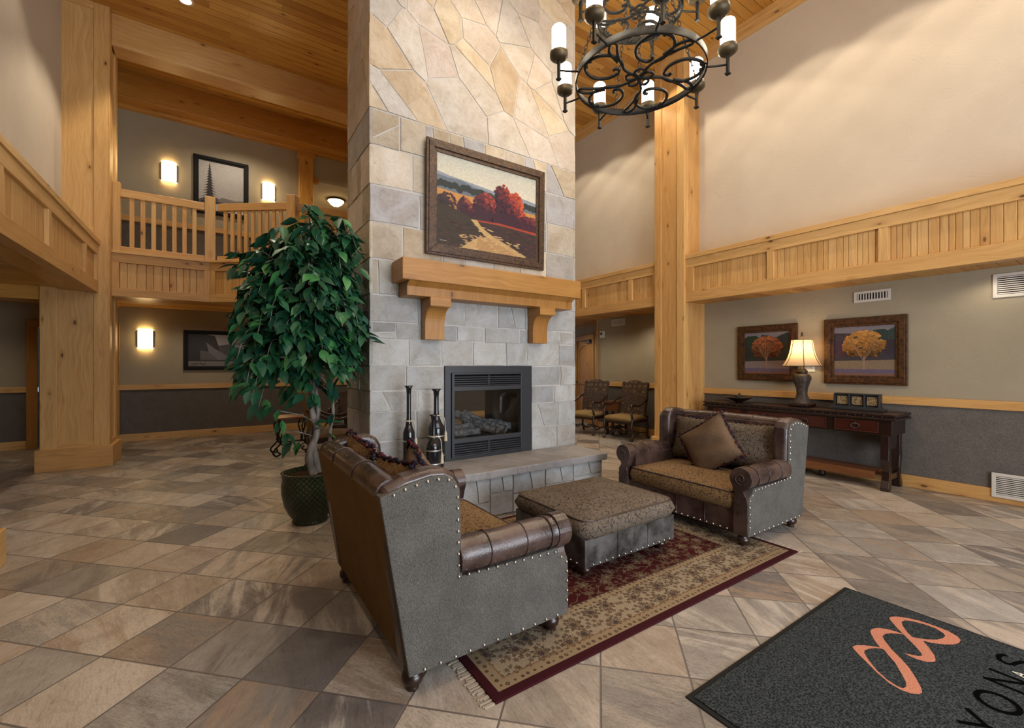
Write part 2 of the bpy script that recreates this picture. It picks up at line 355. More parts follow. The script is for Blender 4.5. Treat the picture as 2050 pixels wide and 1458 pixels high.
m = Mt('glass_pane', .05); t = m.t; tr = m.n('ShaderNodeBsdfTransparent'); gl = m.n('ShaderNodeBsdfGlossy'); gl.inputs['Roughness'].default_value = .03; fr = m.n('ShaderNodeFresnel'); fr.inputs[0].default_value = 1.55; mx = m.n('ShaderNodeMixShader')
tr.inputs[0].default_value = (.85, .87, .88, 1)
t.links.new(fr.outputs[0], mx.inputs[0]); t.links.new(tr.outputs[0], mx.inputs[1]); t.links.new(gl.outputs[0], mx.inputs[2]); t.links.new(mx.outputs[0], t.nodes['Material Output'].inputs[0]); M['glass'] = m.m
m = Mt('painted_canvas', .6, .3); p = m.obj(); cc = m.attr('col', 'Color'); n1 = m.noise(p, 60, 4, .7); n2 = m.noise(p, 14, 3, .6)
c = m.mix(n1.rng(.35, .7)*.45, cc, m.mix(1.0, cc, (.55, .5, .5), 'MULTIPLY')); c = m.mix(n2.rng(.5, .8)*.25, c, m.mix(1.0, c, (1.5, 1.3, 1.1), 'MULTIPLY')); m.set('Base Color', c); M['paint'] = m.m
m = Mt('burl_frame', .35, .5); p = m.obj(); n1 = m.noise(p, 25, 5, .7, dist=1); m.set('Base Color', m.mix(n1.rng(.35, .65), (.11, .042, .010), (.022, .010, .006))); M['burl'] = m.m
m = Mt('antique_bronze_frame', .45, .5, .2); p = m.obj(); n1 = m.noise(p, 40, 5, .7, dist=1); m.set('Base Color', m.mix(n1.rng(.35, .65), (.11, .055, .022), (.024, .012, .008))); M['frame_bronze'] = m.m
m = Mt('leaf_green', .38, .45); r_ = m.attr('rnd'); uvx, uvy, _ = m.xyz(m.uv()); vein = ((uvx*14+(uvy-.5).abs()*9).fract()-.5).abs().lt(.09)
c = m.ramp(r_, [(0, (.008, .045, .022)), (.3, (.012, .075, .035)), (.55, (.018, .10, .035)), (.75, (.01, .06, .045)), (.93, (.06, .22, .06))]); c = m.mix(vein*.3, c, (.06, .14, .08)); m.set('Base Color', c); M['leaf'] = m.m
m = Mt('bark', .7, .3); p = m.obj(); x, y, z = m.xyz(p); n1 = m.noise(m.vec(x*20, y*20, z*5), 1, 4, .6); m.set('Base Color', m.mix(n1.rng(.3, .7), (.10, .085, .07), (.27, .23, .19))); m.bump(n1, .5, .01); M['bark'] = m.m
m = Mt('soil_moss', .95, .1); n1 = m.noise(m.obj(), 60, 4); m.set('Base Color', m.mix(n1.rng(.35, .65), (.12, .06, .025), (.03, .015, .008))); m.bump(n1, .8, .02); M['soil'] = m.m
m = Mt('green_glaze', .3, .5); u, v, _ = m.xyz(m.uv()); w = ((u*20+v*20).fract()-.5).abs().min(((u*20-v*20).fract()-.5).abs()).rng(.08, .2)
m.set('Base Color', m.mix(w, (.006, .010, .004), (.028, .042, .014))); m.bump(w, .6, .006); M['pot'] = m.m
# ================================================================== THE SETTING
ZC = 6.6
def st(name, mb, mat, bevel=0, parent=None): return mb.build(name, mat, parent, bevel, kind='structure')
b = MB(); b.box(-6.2, 9.6, -2.8, 13.4, -.1, 0); st('floor', b, M['floor'])
b = MB(); y = -2.8
while y < 13.3:
    w = .135; x = -1.9
    x2 = x+random.uniform(1.5, 3.5)
    while x < 6.9:
        b.box(x, min(x2, 6.9)-.003, y, y+w-.009, ZC, ZC+.03); x = x2; x2 = x+random.uniform(2.2, 4)
    y += w
b.box(-1.9, 6.9, -2.8, 13.4, ZC+.028, ZC+.1, c=(0, 0, 0)); st('ceiling', b, M['pine_ceiling'])
# --- right side
b = MB(); b.box(6.75, 6.9, -2.8, 8.6, 3.1, ZC); st('wall_right', b, M['cream'])
b = MB(); b.box(6.87, 7.0, -2.8, 4.4, 1.06, 2.6); st('wall_right', b, M['taupe'])
b = MB(); b.box(6.87, 7.0, -2.8, 4.4, 0, .98); st('wall_right', b, M['grasscloth'])
b = MB(); b.box(6.84, 6.90, -2.8, 4.385, .975, 1.07); st('trim_1', b, M['pine'], .006)
b = MB(); b.box(6.845, 6.9, -2.8, 4.385, 0, .14); st('baseboard_right', b, M['pine'], .006)
def fascia(name, P, Q, zb, zt, mulls, thick=.10, side=1, cap=True, plank=.07, depth=None, ends=True, rail=(.165, .15), mat='pine'):
    """panelled beam face running from P to Q (2-D); side=+1: the face looks to the right of P->Q"""
    P = Vector(P); Q = Vector(Q); d = (Q-P); L = d.length; d.normalize(); nrm = Vector((d.y, -d.x))*side
    b = MB(); ang = atan2(d.y, d.x); b.M = Matrix.Translation((P.x, P.y, 0)) @ Matrix.Rotation(ang, 4, 'Z')
    yo = 0; yi = thick*side      # outside face at local y=0, inside towards +side
    lr, ur = rail
    b.box(0, L, yo, yi, zb, zb+lr); b.box(0, L, yo, yi, zt-ur-(.07 if cap else 0), zt-(.07 if cap else 0))
    if cap: b.box(0, L, yo-.02*side, yi+(depth or 0)*side, zt-.07, zt)
    z0 = zb+lr; z1 = zt-ur-(.07 if cap else 0)
    for a, c in mulls: b.box(max(a, 0), min(c, L), yo+.002*side, yi, z0, z1, g=2)
    x = 0
    while x < L:
        w = plank*random.choice((.75, 1, 1, 1.3)); b.box(x, min(x+w-.004, L), yo+.035*side, yi, z0-.01, z1+.01, g=2); x += w
    if depth: b.box(0, L, yi-.02*side, yi+depth*side, zb+.3, zt-.08)
    return st(name, b, M[mat], .004)
# right fascia: outside faces -X ; travelling +Y the left side is -X
ml = []
for k in range(-3, 5):
    y0 = 1.786+1.24*k; ml.append((y0+2.6, y0+.09+2.6))
ml += [(4.256+2.6, 4.40+2.6), (4.9+2.6, 5.05+2.6)]
fascia('trim_2', (6.35, -2.6), (6.35, 8.4), 2.475, 3.235, ml, thick=.12, side=-1, depth=.36, rail=(.165, .14))
b = MB(); y = -2.8
while y < 4.4: b.box(6.45, 6.9, y, y+.13, 2.48, 2.55, g=0); y += .135
st('ceiling', b, M['pine_ceiling'])
b = MB(); y = 4.9
while y < 13: b.box(6.45, 9.6, y, y+.13, 2.5, 2.56, g=0); y += .135
st('ceiling', b, M['pine_ceiling'])
def post(name, x0, x1, y0, y1, z1, faces, base=.3, bp=.04, z0=0, mat='pine', sw=.13, split=None):
    """panelled box post; faces: string of 'x-','x+','y-','y+' with stile & rail relief"""
    b = MB(); t = .02
    b.box(x0+t, x1-t, y0+t, y1-t, z0, z1, g=2)
    zs = [z0+base*.9, z1] if not split else [z0+base*.9]+split+[z1]
    for f in faces:
        ax, sg = f[0], f[1]
        lo, hi = (y0, y1) if ax == 'x' else (x0, x1)
        fp = {'x-': x0, 'x+': x1, 'y-': y0, 'y+': y1}[f]; fi = fp+(t if sg == '-' else -t)*1.2
        s_ = min(sw, (hi-lo)*.36)
        def bb(a, c, z, w, g):
            if ax == 'x': b.box(fp, fi, a, c, z, w, g=g)
            else: b.box(a, c, fp, fi, z, w, g=g)
        for a, c in ((lo, lo+s_), (hi-s_, hi)): bb(a, c, z0, z1, 2)
        for i in range(len(zs)-1):
            bb(lo+s_, hi-s_, zs[i], zs[i]+.1, None)
        bb(lo+s_, hi-s_, z1-.1, z1, None)
    if base: b.box(x0-bp, x1+bp, y0-bp, y1+bp, z0, z0+base)
    return st(name, b, M[mat], .005)
post('trim_3', 6.30, 6.90, 4.385, 4.96, ZC, ('x-', 'y-', 'y+'), base=.22)
b = MB(); b.box(6.57, 6.75, -2.8, 8.6, 6.50, ZC); b.box(6.69, 6.755, -2.8, 8.6, 6.46, 6.51); st('trim_4', b, M['pine'], .006)
# second recess beyond the post
b = MB(); b.box(7.4, 7.5, 4.9, 7.42, 1.06, 2.52); st('wall_recess', b, M['taupe'])
b = MB(); b.box(7.4, 7.5, 4.9, 7.42, 0, .98); st('wall_recess', b, M['grasscloth'])
b = MB(); b.box(7.37, 7.43, 4.9, 7.42, .975, 1.07); st('trim_5', b, M['pine'], .006)
b = MB(); b.box(7.375, 7.43, 4.9, 7.42, 0, .14); st('baseboard_recess', b, M['pine'], .006)
b = MB(); b.box(6.9, 7.5, 4.4, 4.92, 0, 2.55); st('wall_recess', b, M['taupe'])
# oblique wall with the closet door
ob = atan2(.909, .416)
OB = Matrix.Translation((7.4, 7.42, 0)) @ Matrix.Rotation(ob, 4, 'Z')
b = MB(); b.M = OB; b.box(0, .34, -.12, 0, 0, 2.52); b.box(1.62, 4.2, -.12, 0, 0, 2.52); b.box(.34, 1.62, -.12, 0, 2.12, 2.52); st('wall_oblique', b, M['taupe'])
b = MB(); b.M = OB
b.box(.24, .36, 0, .025, 0, 2.18, g=2); b.box(1.60, 1.72, 0, .025, 0, 2.18, g=2); b.box(.24, 1.72, 0, .03, 2.08, 2.2)
b.box(-.02, .06, 0, .04, 0, 2.5, g=2); b.box(0, 3, 0, .03, 2.40, 2.5); st('trim_6', b, M['pine_door'], .004)
b = MB(); b.M = OB; b.box(.36, 1.6, -.07, -.03, 0, 2.1, g=2)
for a, c in ((.36, .48), (1.48, 1.6)): b.box(a, c, -.04, -.012, 0, 2.1, g=2)
for z in ((0, .2), (.95, 1.1)): b.box(.48, 1.48, -.04, -.012, *z)
arc = [(.48, 2.1), (.48, 1.82)]+[(.48+1.0*t/12, 1.82+.13*sin(pi*t/12)) for t in range(13)]+[(1.48, 2.1)]
b.prism(arc, -.04, -.012, 1)
d = st('door_1', b, M['pine_door'], .004)
b = MB(); b.M = OB; b.tube([(.52, .0, 2.03), (.75, .12, 2.04), (1.0, .03, 2.05)], .012, 6); b.box(.48, .74, -.01, .05, 2.0, 2.06); b.ball((1.5, .04, 1.0), .03)
b.build('door_closer', M['black_metal'], d, kind='structure')
# --- left side
b = MB(); b.box(-1.9, -1.76, -2.8, 8.52, 3.1, ZC); st('wall_left', b, M['cream'])
fl = [(a+2.6, c+2.6) for a, c in ((5.03, 5.12), (6.25, 6.34), (7.75, 7.84), (8.42, 8.52), (3.78, 3.87), (2.5, 2.6), (1.3, 1.4))]
fascia('trim_7', (-1.38, -2.6), (-1.38, 8.5), 2.475, 3.225, fl, thick=.12, side=1, depth=.34, rail=(.165, .14), plank=.16)
b = MB(); y = -2.8
while y < 11: b.box(-6.2, -1.5, y, y+.13, 2.52, 2.58, g=0); y += .135
b.box(-1.75, -1.45, -2.8, 8.5, 2.49, 2.56); st('ceiling', b, M['pine_ceiling'])
post('trim_8', -1.97, -1.26, 8.5, 9.10, ZC, ('y-', 'x+', 'x-'), base=.30, bp=.04, sw=.17, split=[3.3])
post('trim_9', -1.97, -1.30, 4.05, 4.72, 2.48, ('x+', 'y-', 'y+'), base=.26, bp=.03)
b = MB(); b.box(-6.2, -1.3, 8.55, 8.95, 2.34, 2.53); st('trim_10', b, M['pine_ceiling'], .006)
b = MB(); b.box(-6.3, -6.2, -2.8, 11.1, 0, 2.6); st('wall_side_room', b, M['taupe'])
# --- lower back wall (Y = 11)
b = MB(); b.box(-6.2, -2.58, 11, 11.1, 1.06, 2.6); b.box(-1.7, 7.6, 11, 11.1, 1.06, 2.6); b.box(-2.58, -1.7, 11, 11.1, 2.12, 2.6); st('wall_back', b, M['taupe'])
b = MB(); b.box(-6.2, -2.58, 11, 11.1, 0, .98); b.box(-1.7, 7.6, 11, 11.1, 0, .98); st('wall_back', b, M['grasscloth'])
b = MB(); b.box(-6.2, -2.68, 10.965, 11.03, .975, 1.07); b.box(-1.6, 7.6, 10.965, 11.03, .975, 1.07); st('trim_11', b, M['pine'], .005)
b = MB(); b.box(-6.2, -2.68, 10.97, 11.03, 0, .14); b.box(-1.6, 7.6, 10.97, 11.03, 0, .14); st('baseboard_back', b, M['pine'], .005)
b = MB(); b.box(-2.70, -2.57, 10.96, 11.02, 0, 2.2, g=2); b.box(-1.71, -1.58, 10.96, 11.02, 0, 2.2, g=2); b.box(-2.7, -1.58, 10.96, 11.02, 2.1, 2.22); b.box(-1.56, -1.49, 10.97, 11.03, 0, 2.25, g=2); st('trim_12', b, M['pine_door'], .005)
b = MB(); b.box(-2.57, -1.71, 11.04, 11.08, 0, 2.1, g=2)
for q in ((-2.5, -2.2), (-2.08, -1.78)):
    for z in ((.15, .95), (1.1, 2.0)): b.box(*q, 11.03, 11.045, *z)
st('door_2', b, M['black'], .004)
# --- balcony
BA, BB, BC, BD = (-1.26, 8.65), (-.07, 8.65), (.99, 7.84), (6.4, 7.32)
b = MB(); b.prism([(-1.26, 8.78), (-.03, 8.78), (1.02, 7.98), (6.9, 7.42), (6.9, 11.0), (-1.5, 11.0), (-1.5, 9.1), (-1.26, 9.1)], 2.62, 3.08, 2); st('floor_upper', b, M['taupe'])
b = MB(); y = 7.4
while y < 10.97:
    def xl(yy):
        if yy > 8.72: return -1.5 if yy > 9.1 else -1.26
        if yy > 7.9: return .99-(yy-7.84)/(8.65-7.84)*1.06+.1
        return 1.1+(7.9-yy)*8
    a = xl(y)
    if a < 6.3: b.box(a, 6.5, y, y+.128, 2.56, 2.615, g=0)
    y += .132
st('ceiling_under_balcony', b, M['pine_ceiling'])
def seglen(p, q): return hypot(q[0]-p[0], q[1]-p[1])
for nm, (p, q) in (('trim_13', (BA, BB)), ('trim_14', (BB, BC)), ('trim_15', (BC, BD))):
    L = seglen(p, q); fascia(nm, p, q, 2.467, 3.13, [(0, .08), (L-.08, L)]+([(1.3, 1.39), (2.6, 2.69), (3.9, 3.99)] if L > 3 else []), thick=.12, side=1, cap=False, rail=(.125, .16), plank=.085)
b = MB()
for p, q in ((BA, BB), (BB, BC), (BC, BD)):
    an = atan2(q[1]-p[1], q[0]-p[0]); b.M = Matrix.Translation((p[0], p[1], 0)) @ Matrix.Rotation(an, 4, 'Z'); b.box(0, seglen(p, q), -.03, .16, 3.10, 3.135)
b.M = Matrix.Identity(4); st('trim_16', b, M['pine'], .004)
def railing(p, q, n, label, newel_end=True, inset=.06):
    L = seglen(p, q); t = thing('balcony_railing', label, 'railing', (p[0], p[1], 3.135), atan2(q[1]-p[1], q[0]-p[0]), 'balcony railing sections')
    m = MB(); m.box(.0, .09, .02, .13, 0, 1.03, g=2)
    if n == 7: m.build('newel_post', M['pine'], t, .008)
    if newel_end: m = MB(); m.box(L-.07, L+.075, .01, .155, 0, 1.05, g=2); m.build('newel_post', M['pine'], t, .008)
    m = MB(); m.box(.08, L-.075, .045, .115, .82, .94); m.build('top_rail', M['pine'], t, .008)
    m = MB(); m.box(.08, L-.07, .045, .115, .0, .085); m.build('bottom_rail', M['pine'], t, .008)
    for k in range(n):
        x = .09+(L-.17)*(k+1)/(n+1); m = MB(); m.box(x-.028, x+.028, .062, .098, .084, .821, g=2); m.build('baluster', M['pine'], t, .004)
railing(BA, BB, 7, 'pale pine balcony railing section beside the tall left pillar')
railing(BB, BC, 9, 'short angled pine balcony railing section above the potted tree')
railing(BC, BD, 36, 'long pine balcony railing section running behind the stone chimney', newel_end=False)
# --- upper hall
b = MB(); b.box(-1.5, 1.76, 10.55, 10.7, 4.1, ZC); b.box(1.76, 6.9, 10.55, 10.7, 5.58, ZC); st('wall_upper_back', b, M['taupe'])
b = MB(); b.box(-1.5, 1.76, 10.55, 10.7, 3.08, 4.1); st('wall_upper_back', b, M['grasscloth'])
b = MB(); b.box(-1.5, 1.55, 10.52, 10.56, 4.07, 4.17); st('trim_17', b, M['pine'], .005)
b = MB(); b.box(-1.5, 1.55, 10.525, 10.56, 3.08, 3.22); st('baseboard_upper', b, M['pine'], .005)
b = MB(); b.box(-1.6, -1.5, 9.1, 10.7, 3.08, ZC); st('wall_upper_left', b, M['taupe'])
b = MB(); b.box(1.50, 1.78, 10.44, 10.60, 3.08, 6.12, g=2); b.box(1.47, 1.81, 10.42, 10.6, 5.95, 6.12); b.box(1.78, 1.9, 10.5, 10.6, 5.46, 5.58); st('trim_18', b, M['pine_ceiling'], .006)
b = MB(); b.box(-1.5, 6.75, 10.15, 10.56, 6.13, ZC); b.box(-1.5, 6.75, 10.42, 10.56, 6.08, 6.14); st('trim_19', b, M['pine_ceiling'], .006)
b = MB(); b.box(-1.26, 6.75, 8.62, 8.98, 6.15, ZC); b.box(-1.26, 6.75, 8.60, 8.64, 6.13, 6.18); st('trim_20', b, M['pine'], .006)
b = MB(); b.box(1.7, 6.9, 10.7, 13.2, 5.58, 5.7); st('ceiling_upper_hall', b, M['cream'])
b = MB(); b.box(1.6, 6.9, 13.1, 13.2, 3.0, 5.7); b.box(1.6, 1.7, 10.7, 13.2, 3.0, 5.7); st('wall_upper_hall', b, M['cream'])
b = MB(); b.box(1.6, 6.9, 10.9, 13.2, 3.0, 3.08); st('floor_upper_hall', b, M['taupe'])
b = MB(); b.box(2.35, 4.9, 13.03, 13.09, 3.08, 5.15, g=2)
for q in ((2.4, 3.0), (3.1, 3.62), (3.7, 4.2), (4.3, 4.8)): b.box(*q, 13.0, 13.04, 3.2, 5.05, g=2)
st('door_3', b, M['red_wood'], .006)
b = MB(); b.box(2.15, 2.35, 13.0, 13.09, 3.08, 5.35, g=2); b.box(2.15, 5.1, 13.0, 13.09, 5.15, 5.35); b.box(4.9, 5.1, 13.0, 13.09, 3.08, 5.35, g=2); st('trim_21', b, M['pine_ceiling'], .006)
b = MB(); b.box(6.75, 6.9, 8.6, 13.2, 3.1, ZC); st('wall_upper_right', b, M['cream'])
# --- front wall behind the camera with the entrance glazing
b = MB(); Y0, Y1 = -2.72, -2.62
for x0, x1, z0, z1 in ((-6.2, .7, 0, 3.0), (4.5, 7.0, 0, 3.0), (.7, 4.5, 2.5, 3.0), (-1.9, -.6, 3.0, 6.6), (5.4, 6.9, 3.0, 6.6), (-.6, 5.4, 6.0, 6.6)): b.box(x0, x1, Y0, Y1, z0, z1)
st('wall_front', b, M['cream'])
def window(n, x0, x1, z0, z1, nx, nz):
    b = MB(); f = .06
    for k in range(nx+1): x = x0+(x1-x0)*k/nx; b.box(x-f/2, x+f/2, Y0, Y1, z0, z1, g=2)
    for k in range(nz+1): z = z0+(z1-z0)*k/nz; b.box(x0, x1, Y0, Y1, z-f/2, z+f/2)
    w = st(n, b, M['pine'], .004)
    b = MB(); b.box(x0, x1, -2.675, -2.665, z0, z1); b.build('pane', M['glass'], w, kind='structure')
window('window_1', .7, 4.5, .03, 2.5, 4, 1); window('window_2', -.6, 5.4, 3.0, 6.0, 5, 2)
# ================================================================== STONE FIREPLACE CHIMNEY
X0, X1, Y0c, Y1c = 1.19, 3.75, 4.15, 4.99
FX0, FX1, FZ0, FZ1 = 1.954, 3.06, .457, 1.44
fp = thing('stone_fireplace', 'tall free-standing stone fireplace chimney rising through the middle of the lobby', 'fireplace', (0, 0, 0))
b = MB(); e = .012
b.box(X0+e, FX0, Y0c+e, Y1c-e, 0, ZC); b.box(FX1, X1-e, Y0c+e, Y1c-e, 0, ZC)
b.box(FX0, FX1, Y0c+e, Y1c-e, FZ1, ZC); b.box(FX0, FX1, Y0c+e, Y1c-e, 0, FZ0)
b.build('mortar_core', M['mortar'], fp)
def clip(poly, a, bq, c):           # keep a*x+b*y<=c
    out = []
    for i in range(len(poly)):
        p, q = poly[i], poly[(i+1) % len(poly)]; dp = a*p[0]+bq*p[1]-c; dq = a*q[0]+bq*q[1]-c
        if dp <= 0: out.append(p)
        if dp*dq < 0: t = dp/(dp-dq); out.append((p[0]+(q[0]-p[0])*t, p[1]+(q[1]-p[1])*t))
    return out
def voronoi(pts, rect):
    cells = []
    for i, p in enumerate(pts):
        poly = [(rect[0], rect[2]), (rect[1], rect[2]), (rect[1], rect[3]), (rect[0], rect[3])]
        for j, q in enumerate(pts):
            if i == j or not poly or hypot(p[0]-q[0], p[1]-q[1]) > 1.6: continue
            a, c = q[0]-p[0], q[1]-p[1]; poly = clip(poly, a, c, (q[0]**2+q[1]**2-p[0]**2-p[1]**2)/2)
        if len(poly) > 2: cells.append(poly)
    return cells
WARMC = [(.60, .535, .455), (.61, .525, .40), (.60, .54, .48), (.58, .505, .45), (.57, .53, .475), (.63, .565, .50), (.57, .54, .50), (.56, .46, .34)]
TANC = [(.46, .39, .29), (.43, .38, .31), (.40, .37, .33), (.48, .42, .33), (.50, .44, .36)]
GREYC = [(.40, .41, .41), (.43, .435, .43), (.36, .37, .375), (.46, .46, .45), (.41, .415, .41), (.47, .47, .46)]
def stonecol(z, small=False):
    if z > 3.95: C = WARMC if small is False or random.random() < .6 else [(.24, .13, .06)]
    elif z > 2.55: C = TANC+WARMC[:2]+[(.42, .41, .41)]
    elif z > 2.1: C = TANC[:3]+GREYC
    else: C = GREYC
    c = random.choice(C); k = random.uniform(.92, 1.08); return tuple(x*k for x in c)
def layout(x0, x1, seed, hole=None):
    R = random.Random(seed); cells = []
    rows = [.0, .38, .457, .72, 1.0, 1.20, 1.44, 1.70, 1.86, 2.12, 2.45, 2.80, 3.15, 3.52, 3.86]
    for i in range(len(rows)-1):
        z0, z1 = rows[i], rows[i+1]; x = x0
        while x < x1-.02:
            w = R.uniform(.24, .50)
            if x+w > x1-.14: w = x1-x
            if hole and z0 < hole[3]-.01 and z1 > hole[2]+.01:
                if x < hole[0]-.02 and x+w > hole[0]-.12: w = hole[0]-x
                if hole[0]-.02 <= x < hole[1]-.02: x = hole[1]; continue
            c = [(x, z0), (x+w, z0), (x+w, z1), (x, z1)]
            if z0 > 1.6 and R.random() < .34 or R.random() < .1:
                t = R.uniform(.2, .8); u = R.uniform(.1, .6)
                if R.random() < .5: cells += [[(x, z0), (x+w*t, z0), (x+w*u, z1), (x, z1)], [(x+w*t, z0), (x+w, z0), (x+w, z1), (x+w*u, z1)]]
                else: cells += [[(x, z0), (x+w, z0), (x+w, z1-(z1-z0)*t), (x, z0+(z1-z0)*u*.6)], [(x, z0+(z1-z0)*u*.6), (x+w, z1-(z1-z0)*t), (x+w, z1), (x, z1)]]
            else:
                j = lambda: R.uniform(-.008, .008); cells.append([(p[0]+j()*(x0 < p[0] < x1), p[1]+j()) for p in c])
            x += w
    pts = []; n = int((x1-x0)*(ZC-3.86)*7.0)
    while len(pts) < n:
        p = (R.uniform(x0-.05, x1+.05), R.uniform(3.8, ZC+.1))
        if all(hypot(p[0]-q[0]+.45*(p[1]-q[1]), (p[1]-q[1])*.85) > R.uniform(.10, .36) for q in pts): pts.append(p)
    sk = [(p[0]+.45*p[1], p[1]*.85) for p in pts]; out = []
    for c in voronoi(sk, (x0-9, x1+9, 3.86*.85, ZC*.85)):
        c = [(p[0]-.45*p[1]/.85, p[1]/.85) for p in c]; c = clip(clip(c, 1, 0, x1), -1, 0, -x0)
        if len(c) > 2: out.append(c)
    return cells+out
def inset(poly, d):
    n = len(poly); ar = sum(poly[i][0]*poly[(i+1) % n][1]-poly[(i+1) % n][0]*poly[i][1] for i in range(n))
    if ar < 0: poly = poly[::-1]
    out = poly
    for i in range(n):
        p, q = poly[i], poly[(i+1) % n]; ex, ez = q[0]-p[0], q[1]-p[1]; l = hypot(ex, ez)
        if l < 1e-5: continue
        nx, nz = ez/l, -ex/l; out = clip(out, nx, nz, nx*p[0]+nz*p[1]-d)
        if len(out) < 3: return None
    return out
def stones(cells, axis, pos, sgn):
    b = MB()
    for c in cells:
        q = inset(c, .003)
        if not q: continue
        # roughen the outline a little
        r = []
        for i in range(len(q)):
            p, s = q[i], q[(i+1) % len(q)]; l = hypot(s[0]-p[0], s[1]-p[1]); r.append(p); k = int(l/.09)
            for t in range(1, k): f = t/k; n_ = random.uniform(-.0035, .001); r.append((p[0]+(s[0]-p[0])*f+(s[1]-p[1])/l*n_, p[1]+(s[1]-p[1])*f-(s[0]-p[0])/l*n_))
        z = sum(p[1] for p in q)/len(q); d = random.uniform(-.008, .0)
        b.prism(r, pos+sgn*.03, pos-sgn*d, axis, c=stonecol(z, (max(p[0] for p in q)-min(p[0] for p in q)) < .17), inset=.005)
    return b
# front (faces -Y), back, and the two narrow sides
stones([c for c in layout(X0, X1, 5, (FX0, FX1, FZ0, FZ1)) if min(p[1] for p in c) > .3], 1, Y0c, 1).build('front_stones', M['stone'], fp)
stones(layout(Y0c, Y1c, 8), 0, X0, 1).build('left_stones', M['stone'], fp)
stones(layout(Y0c, Y1c, 9), 0, X1, -1).build('right_stones', M['stone'], fp)
stones(layout(X0, X1, 10, (FX0, FX1, FZ0, FZ1)), 1, Y1c, -1).build('back_stones', M['stone'], fp)
# raised hearth
b = MB(); random.seed(21)
def slab(u, v): return (0, 0, 0)
n = 60; edge = [(3.70, 4.15), (3.70, 3.56), (3.66, 3.535)]+[(3.64-(3.64-1.19)*k/n, 3.535+random.uniform(-.012, .012)) for k in range(n+1)]+[(1.19, 4.15)]
b.prism(edge, .385, .457, 2, c=(.3, .29, .28)); b.build('hearth_slab', M['hearth'], fp, .008)
b = MB(); b.box(1.24, 3.64, 3.62, 4.15, 0, .385); b.build('hearth_core', M['mortar'], fp)
cells = []; x = 1.22
while x < 3.64:
    w = random.uniform(.25, .45); w = 3.66-x if x+w > 3.5 else w; t = random.uniform(.14, .24)
    cells += [[(x, 0), (x+w, 0), (x+w, t), (x, t)], [(x, t), (x+w*.6, t), (x+w*.5, .385), (x, .385)], [(x+w*.6, t), (x+w, t), (x+w, .385), (x+w*.5, .385)]]; x += w
b = stones(cells, 1, 3.60, 1); b2 = stones([[(3.6, 0), (3.86, 0), (3.84, .385), (3.6, .385)], [(3.86, 0), (4.15, 0), (4.15, .385), (3.84, .385)]], 0, 3.66, -1)
o_ = len(b.v); b.v += b2.v; b.f += [[i+o_ for i in f] for f in b2.f]; b.uv += b2.uv; b.r += b2.r; b.c += b2.c; b.sm += b2.sm
b.build('hearth_stones', M['stone'], fp)
# mantel
mt = thing('mantel_shelf', 'chunky amber wooden mantel shelf on two curved corbels above the firebox', 'mantel', (1.40, 4.14, 2.1))
b = MB(); Wm = 2.16
b.box(0, Wm, -.29, 0, .13, .33)
b.build('shelf', M['mantel'], mt, .006)
b = MB(); b.prism([(0, 0), (.06, 0), (.06, 0), (0, 0)], 0, .001, 1) if False else None
prof = [(-.215, .0), (-.215, .085), (-.275, .131), (0, .131), (0, 0)]
b.prism(prof, .07, Wm-.07, 0); b.build('crown_moulding', M['mantel'], mt, .004)
for cx_ in (1.70, 3.01):
    pr = [(0, -.40), (-.09, -.40), (-.09, -.26)]+[(-.09-.12*(1-cos(t*pi/2/8)), -.26+.17*sin(t*pi/2/8)) for t in range(1, 9)]+[(-.225, -.09), (-.225, 0), (0, 0)]
    b = MB(); b.prism(pr, cx_-1.40, cx_-1.40+.207, 0); b.box(cx_-1.405, cx_-1.40+.212, -.232, 0, -.085, 0); b.build('corbel', M['mantel'], mt, .004)
# gas fireplace insert
fi = thing('fireplace_insert', 'black louvred gas fireplace insert with glass front and ceramic logs', 'fireplace insert', (1.954, 4.15, .457))
W, Hh = 1.106, .983
b = MB(); yf = -.012
b.box(0, .07, yf, .05, 0, Hh); b.box(W-.14, W, yf, .03, 0, Hh); b.box(0, W, yf, .05, Hh-.075, Hh); b.box(0, W, yf, .05, 0, .03)
b.build('surround_frame', M['black_metal'], fi, .004)
b = MB(); a0, a1 = .07, W-.14
b.box(a0, a0+.03, yf-.02, .03, .03, Hh-.075); b.box(a1-.03, a1, yf-.02, .03, .03, Hh-.075)
b.box(a0, a1, yf-.02, .03, .175, .225); b.box(a0, a1, yf-.02, .03, .72, .765); b.box(a0, a1, yf-.02, .03, .89, .91); b.box(a0, a1, yf-.02, .03, .03, .045)
b.build('door_frame', M['black_metal'], fi, .004)
for z0, z1 in ((.77, .885), (.05, .172)):
    b = MB(); k = 5
    for i in range(k): z = z0+(z1-z0)*(i+.5)/k; b.prism([(yf-.015, z-.012), (yf+.012, z+.002), (yf+.012, z+.008), (yf-.015, z-.004)], a0+.03, a1-.03, 0)
    b.box((a0+a1)/2-.008, (a0+a1)/2+.008, yf-.01, 0, z0, z1); b.build('louvre', M['black_metal'], fi)
b = MB(); b.box(a0+.03, a1-.03, -.006, -.002, .225, .72); b.build('glass', M['glass'], fi)
b = MB(); b.box(.03, .05, .03, .80, .03, .95); b.box(W-.06, W-.04, .03, .80, .03, .95); b.box(.03, W-.04, .03, .80, .78, .80); b.box(.03, W-.04, .03, .80, .16, .20)
b.build('firebox_liner', M['brick'] if 'brick' in M else M['hearth'], fi)
b = MB(); b.box(.03, .14, .79, .83, .03, .95); b.box(W-.14, W-.03, .79, .83, .03, .95); b.box(.03, W-.03, .79, .83, .03, .22); b.box(.03, W-.03, .79, .83, .72, .95); b.build('rear_frame', M['black_metal'], fi)
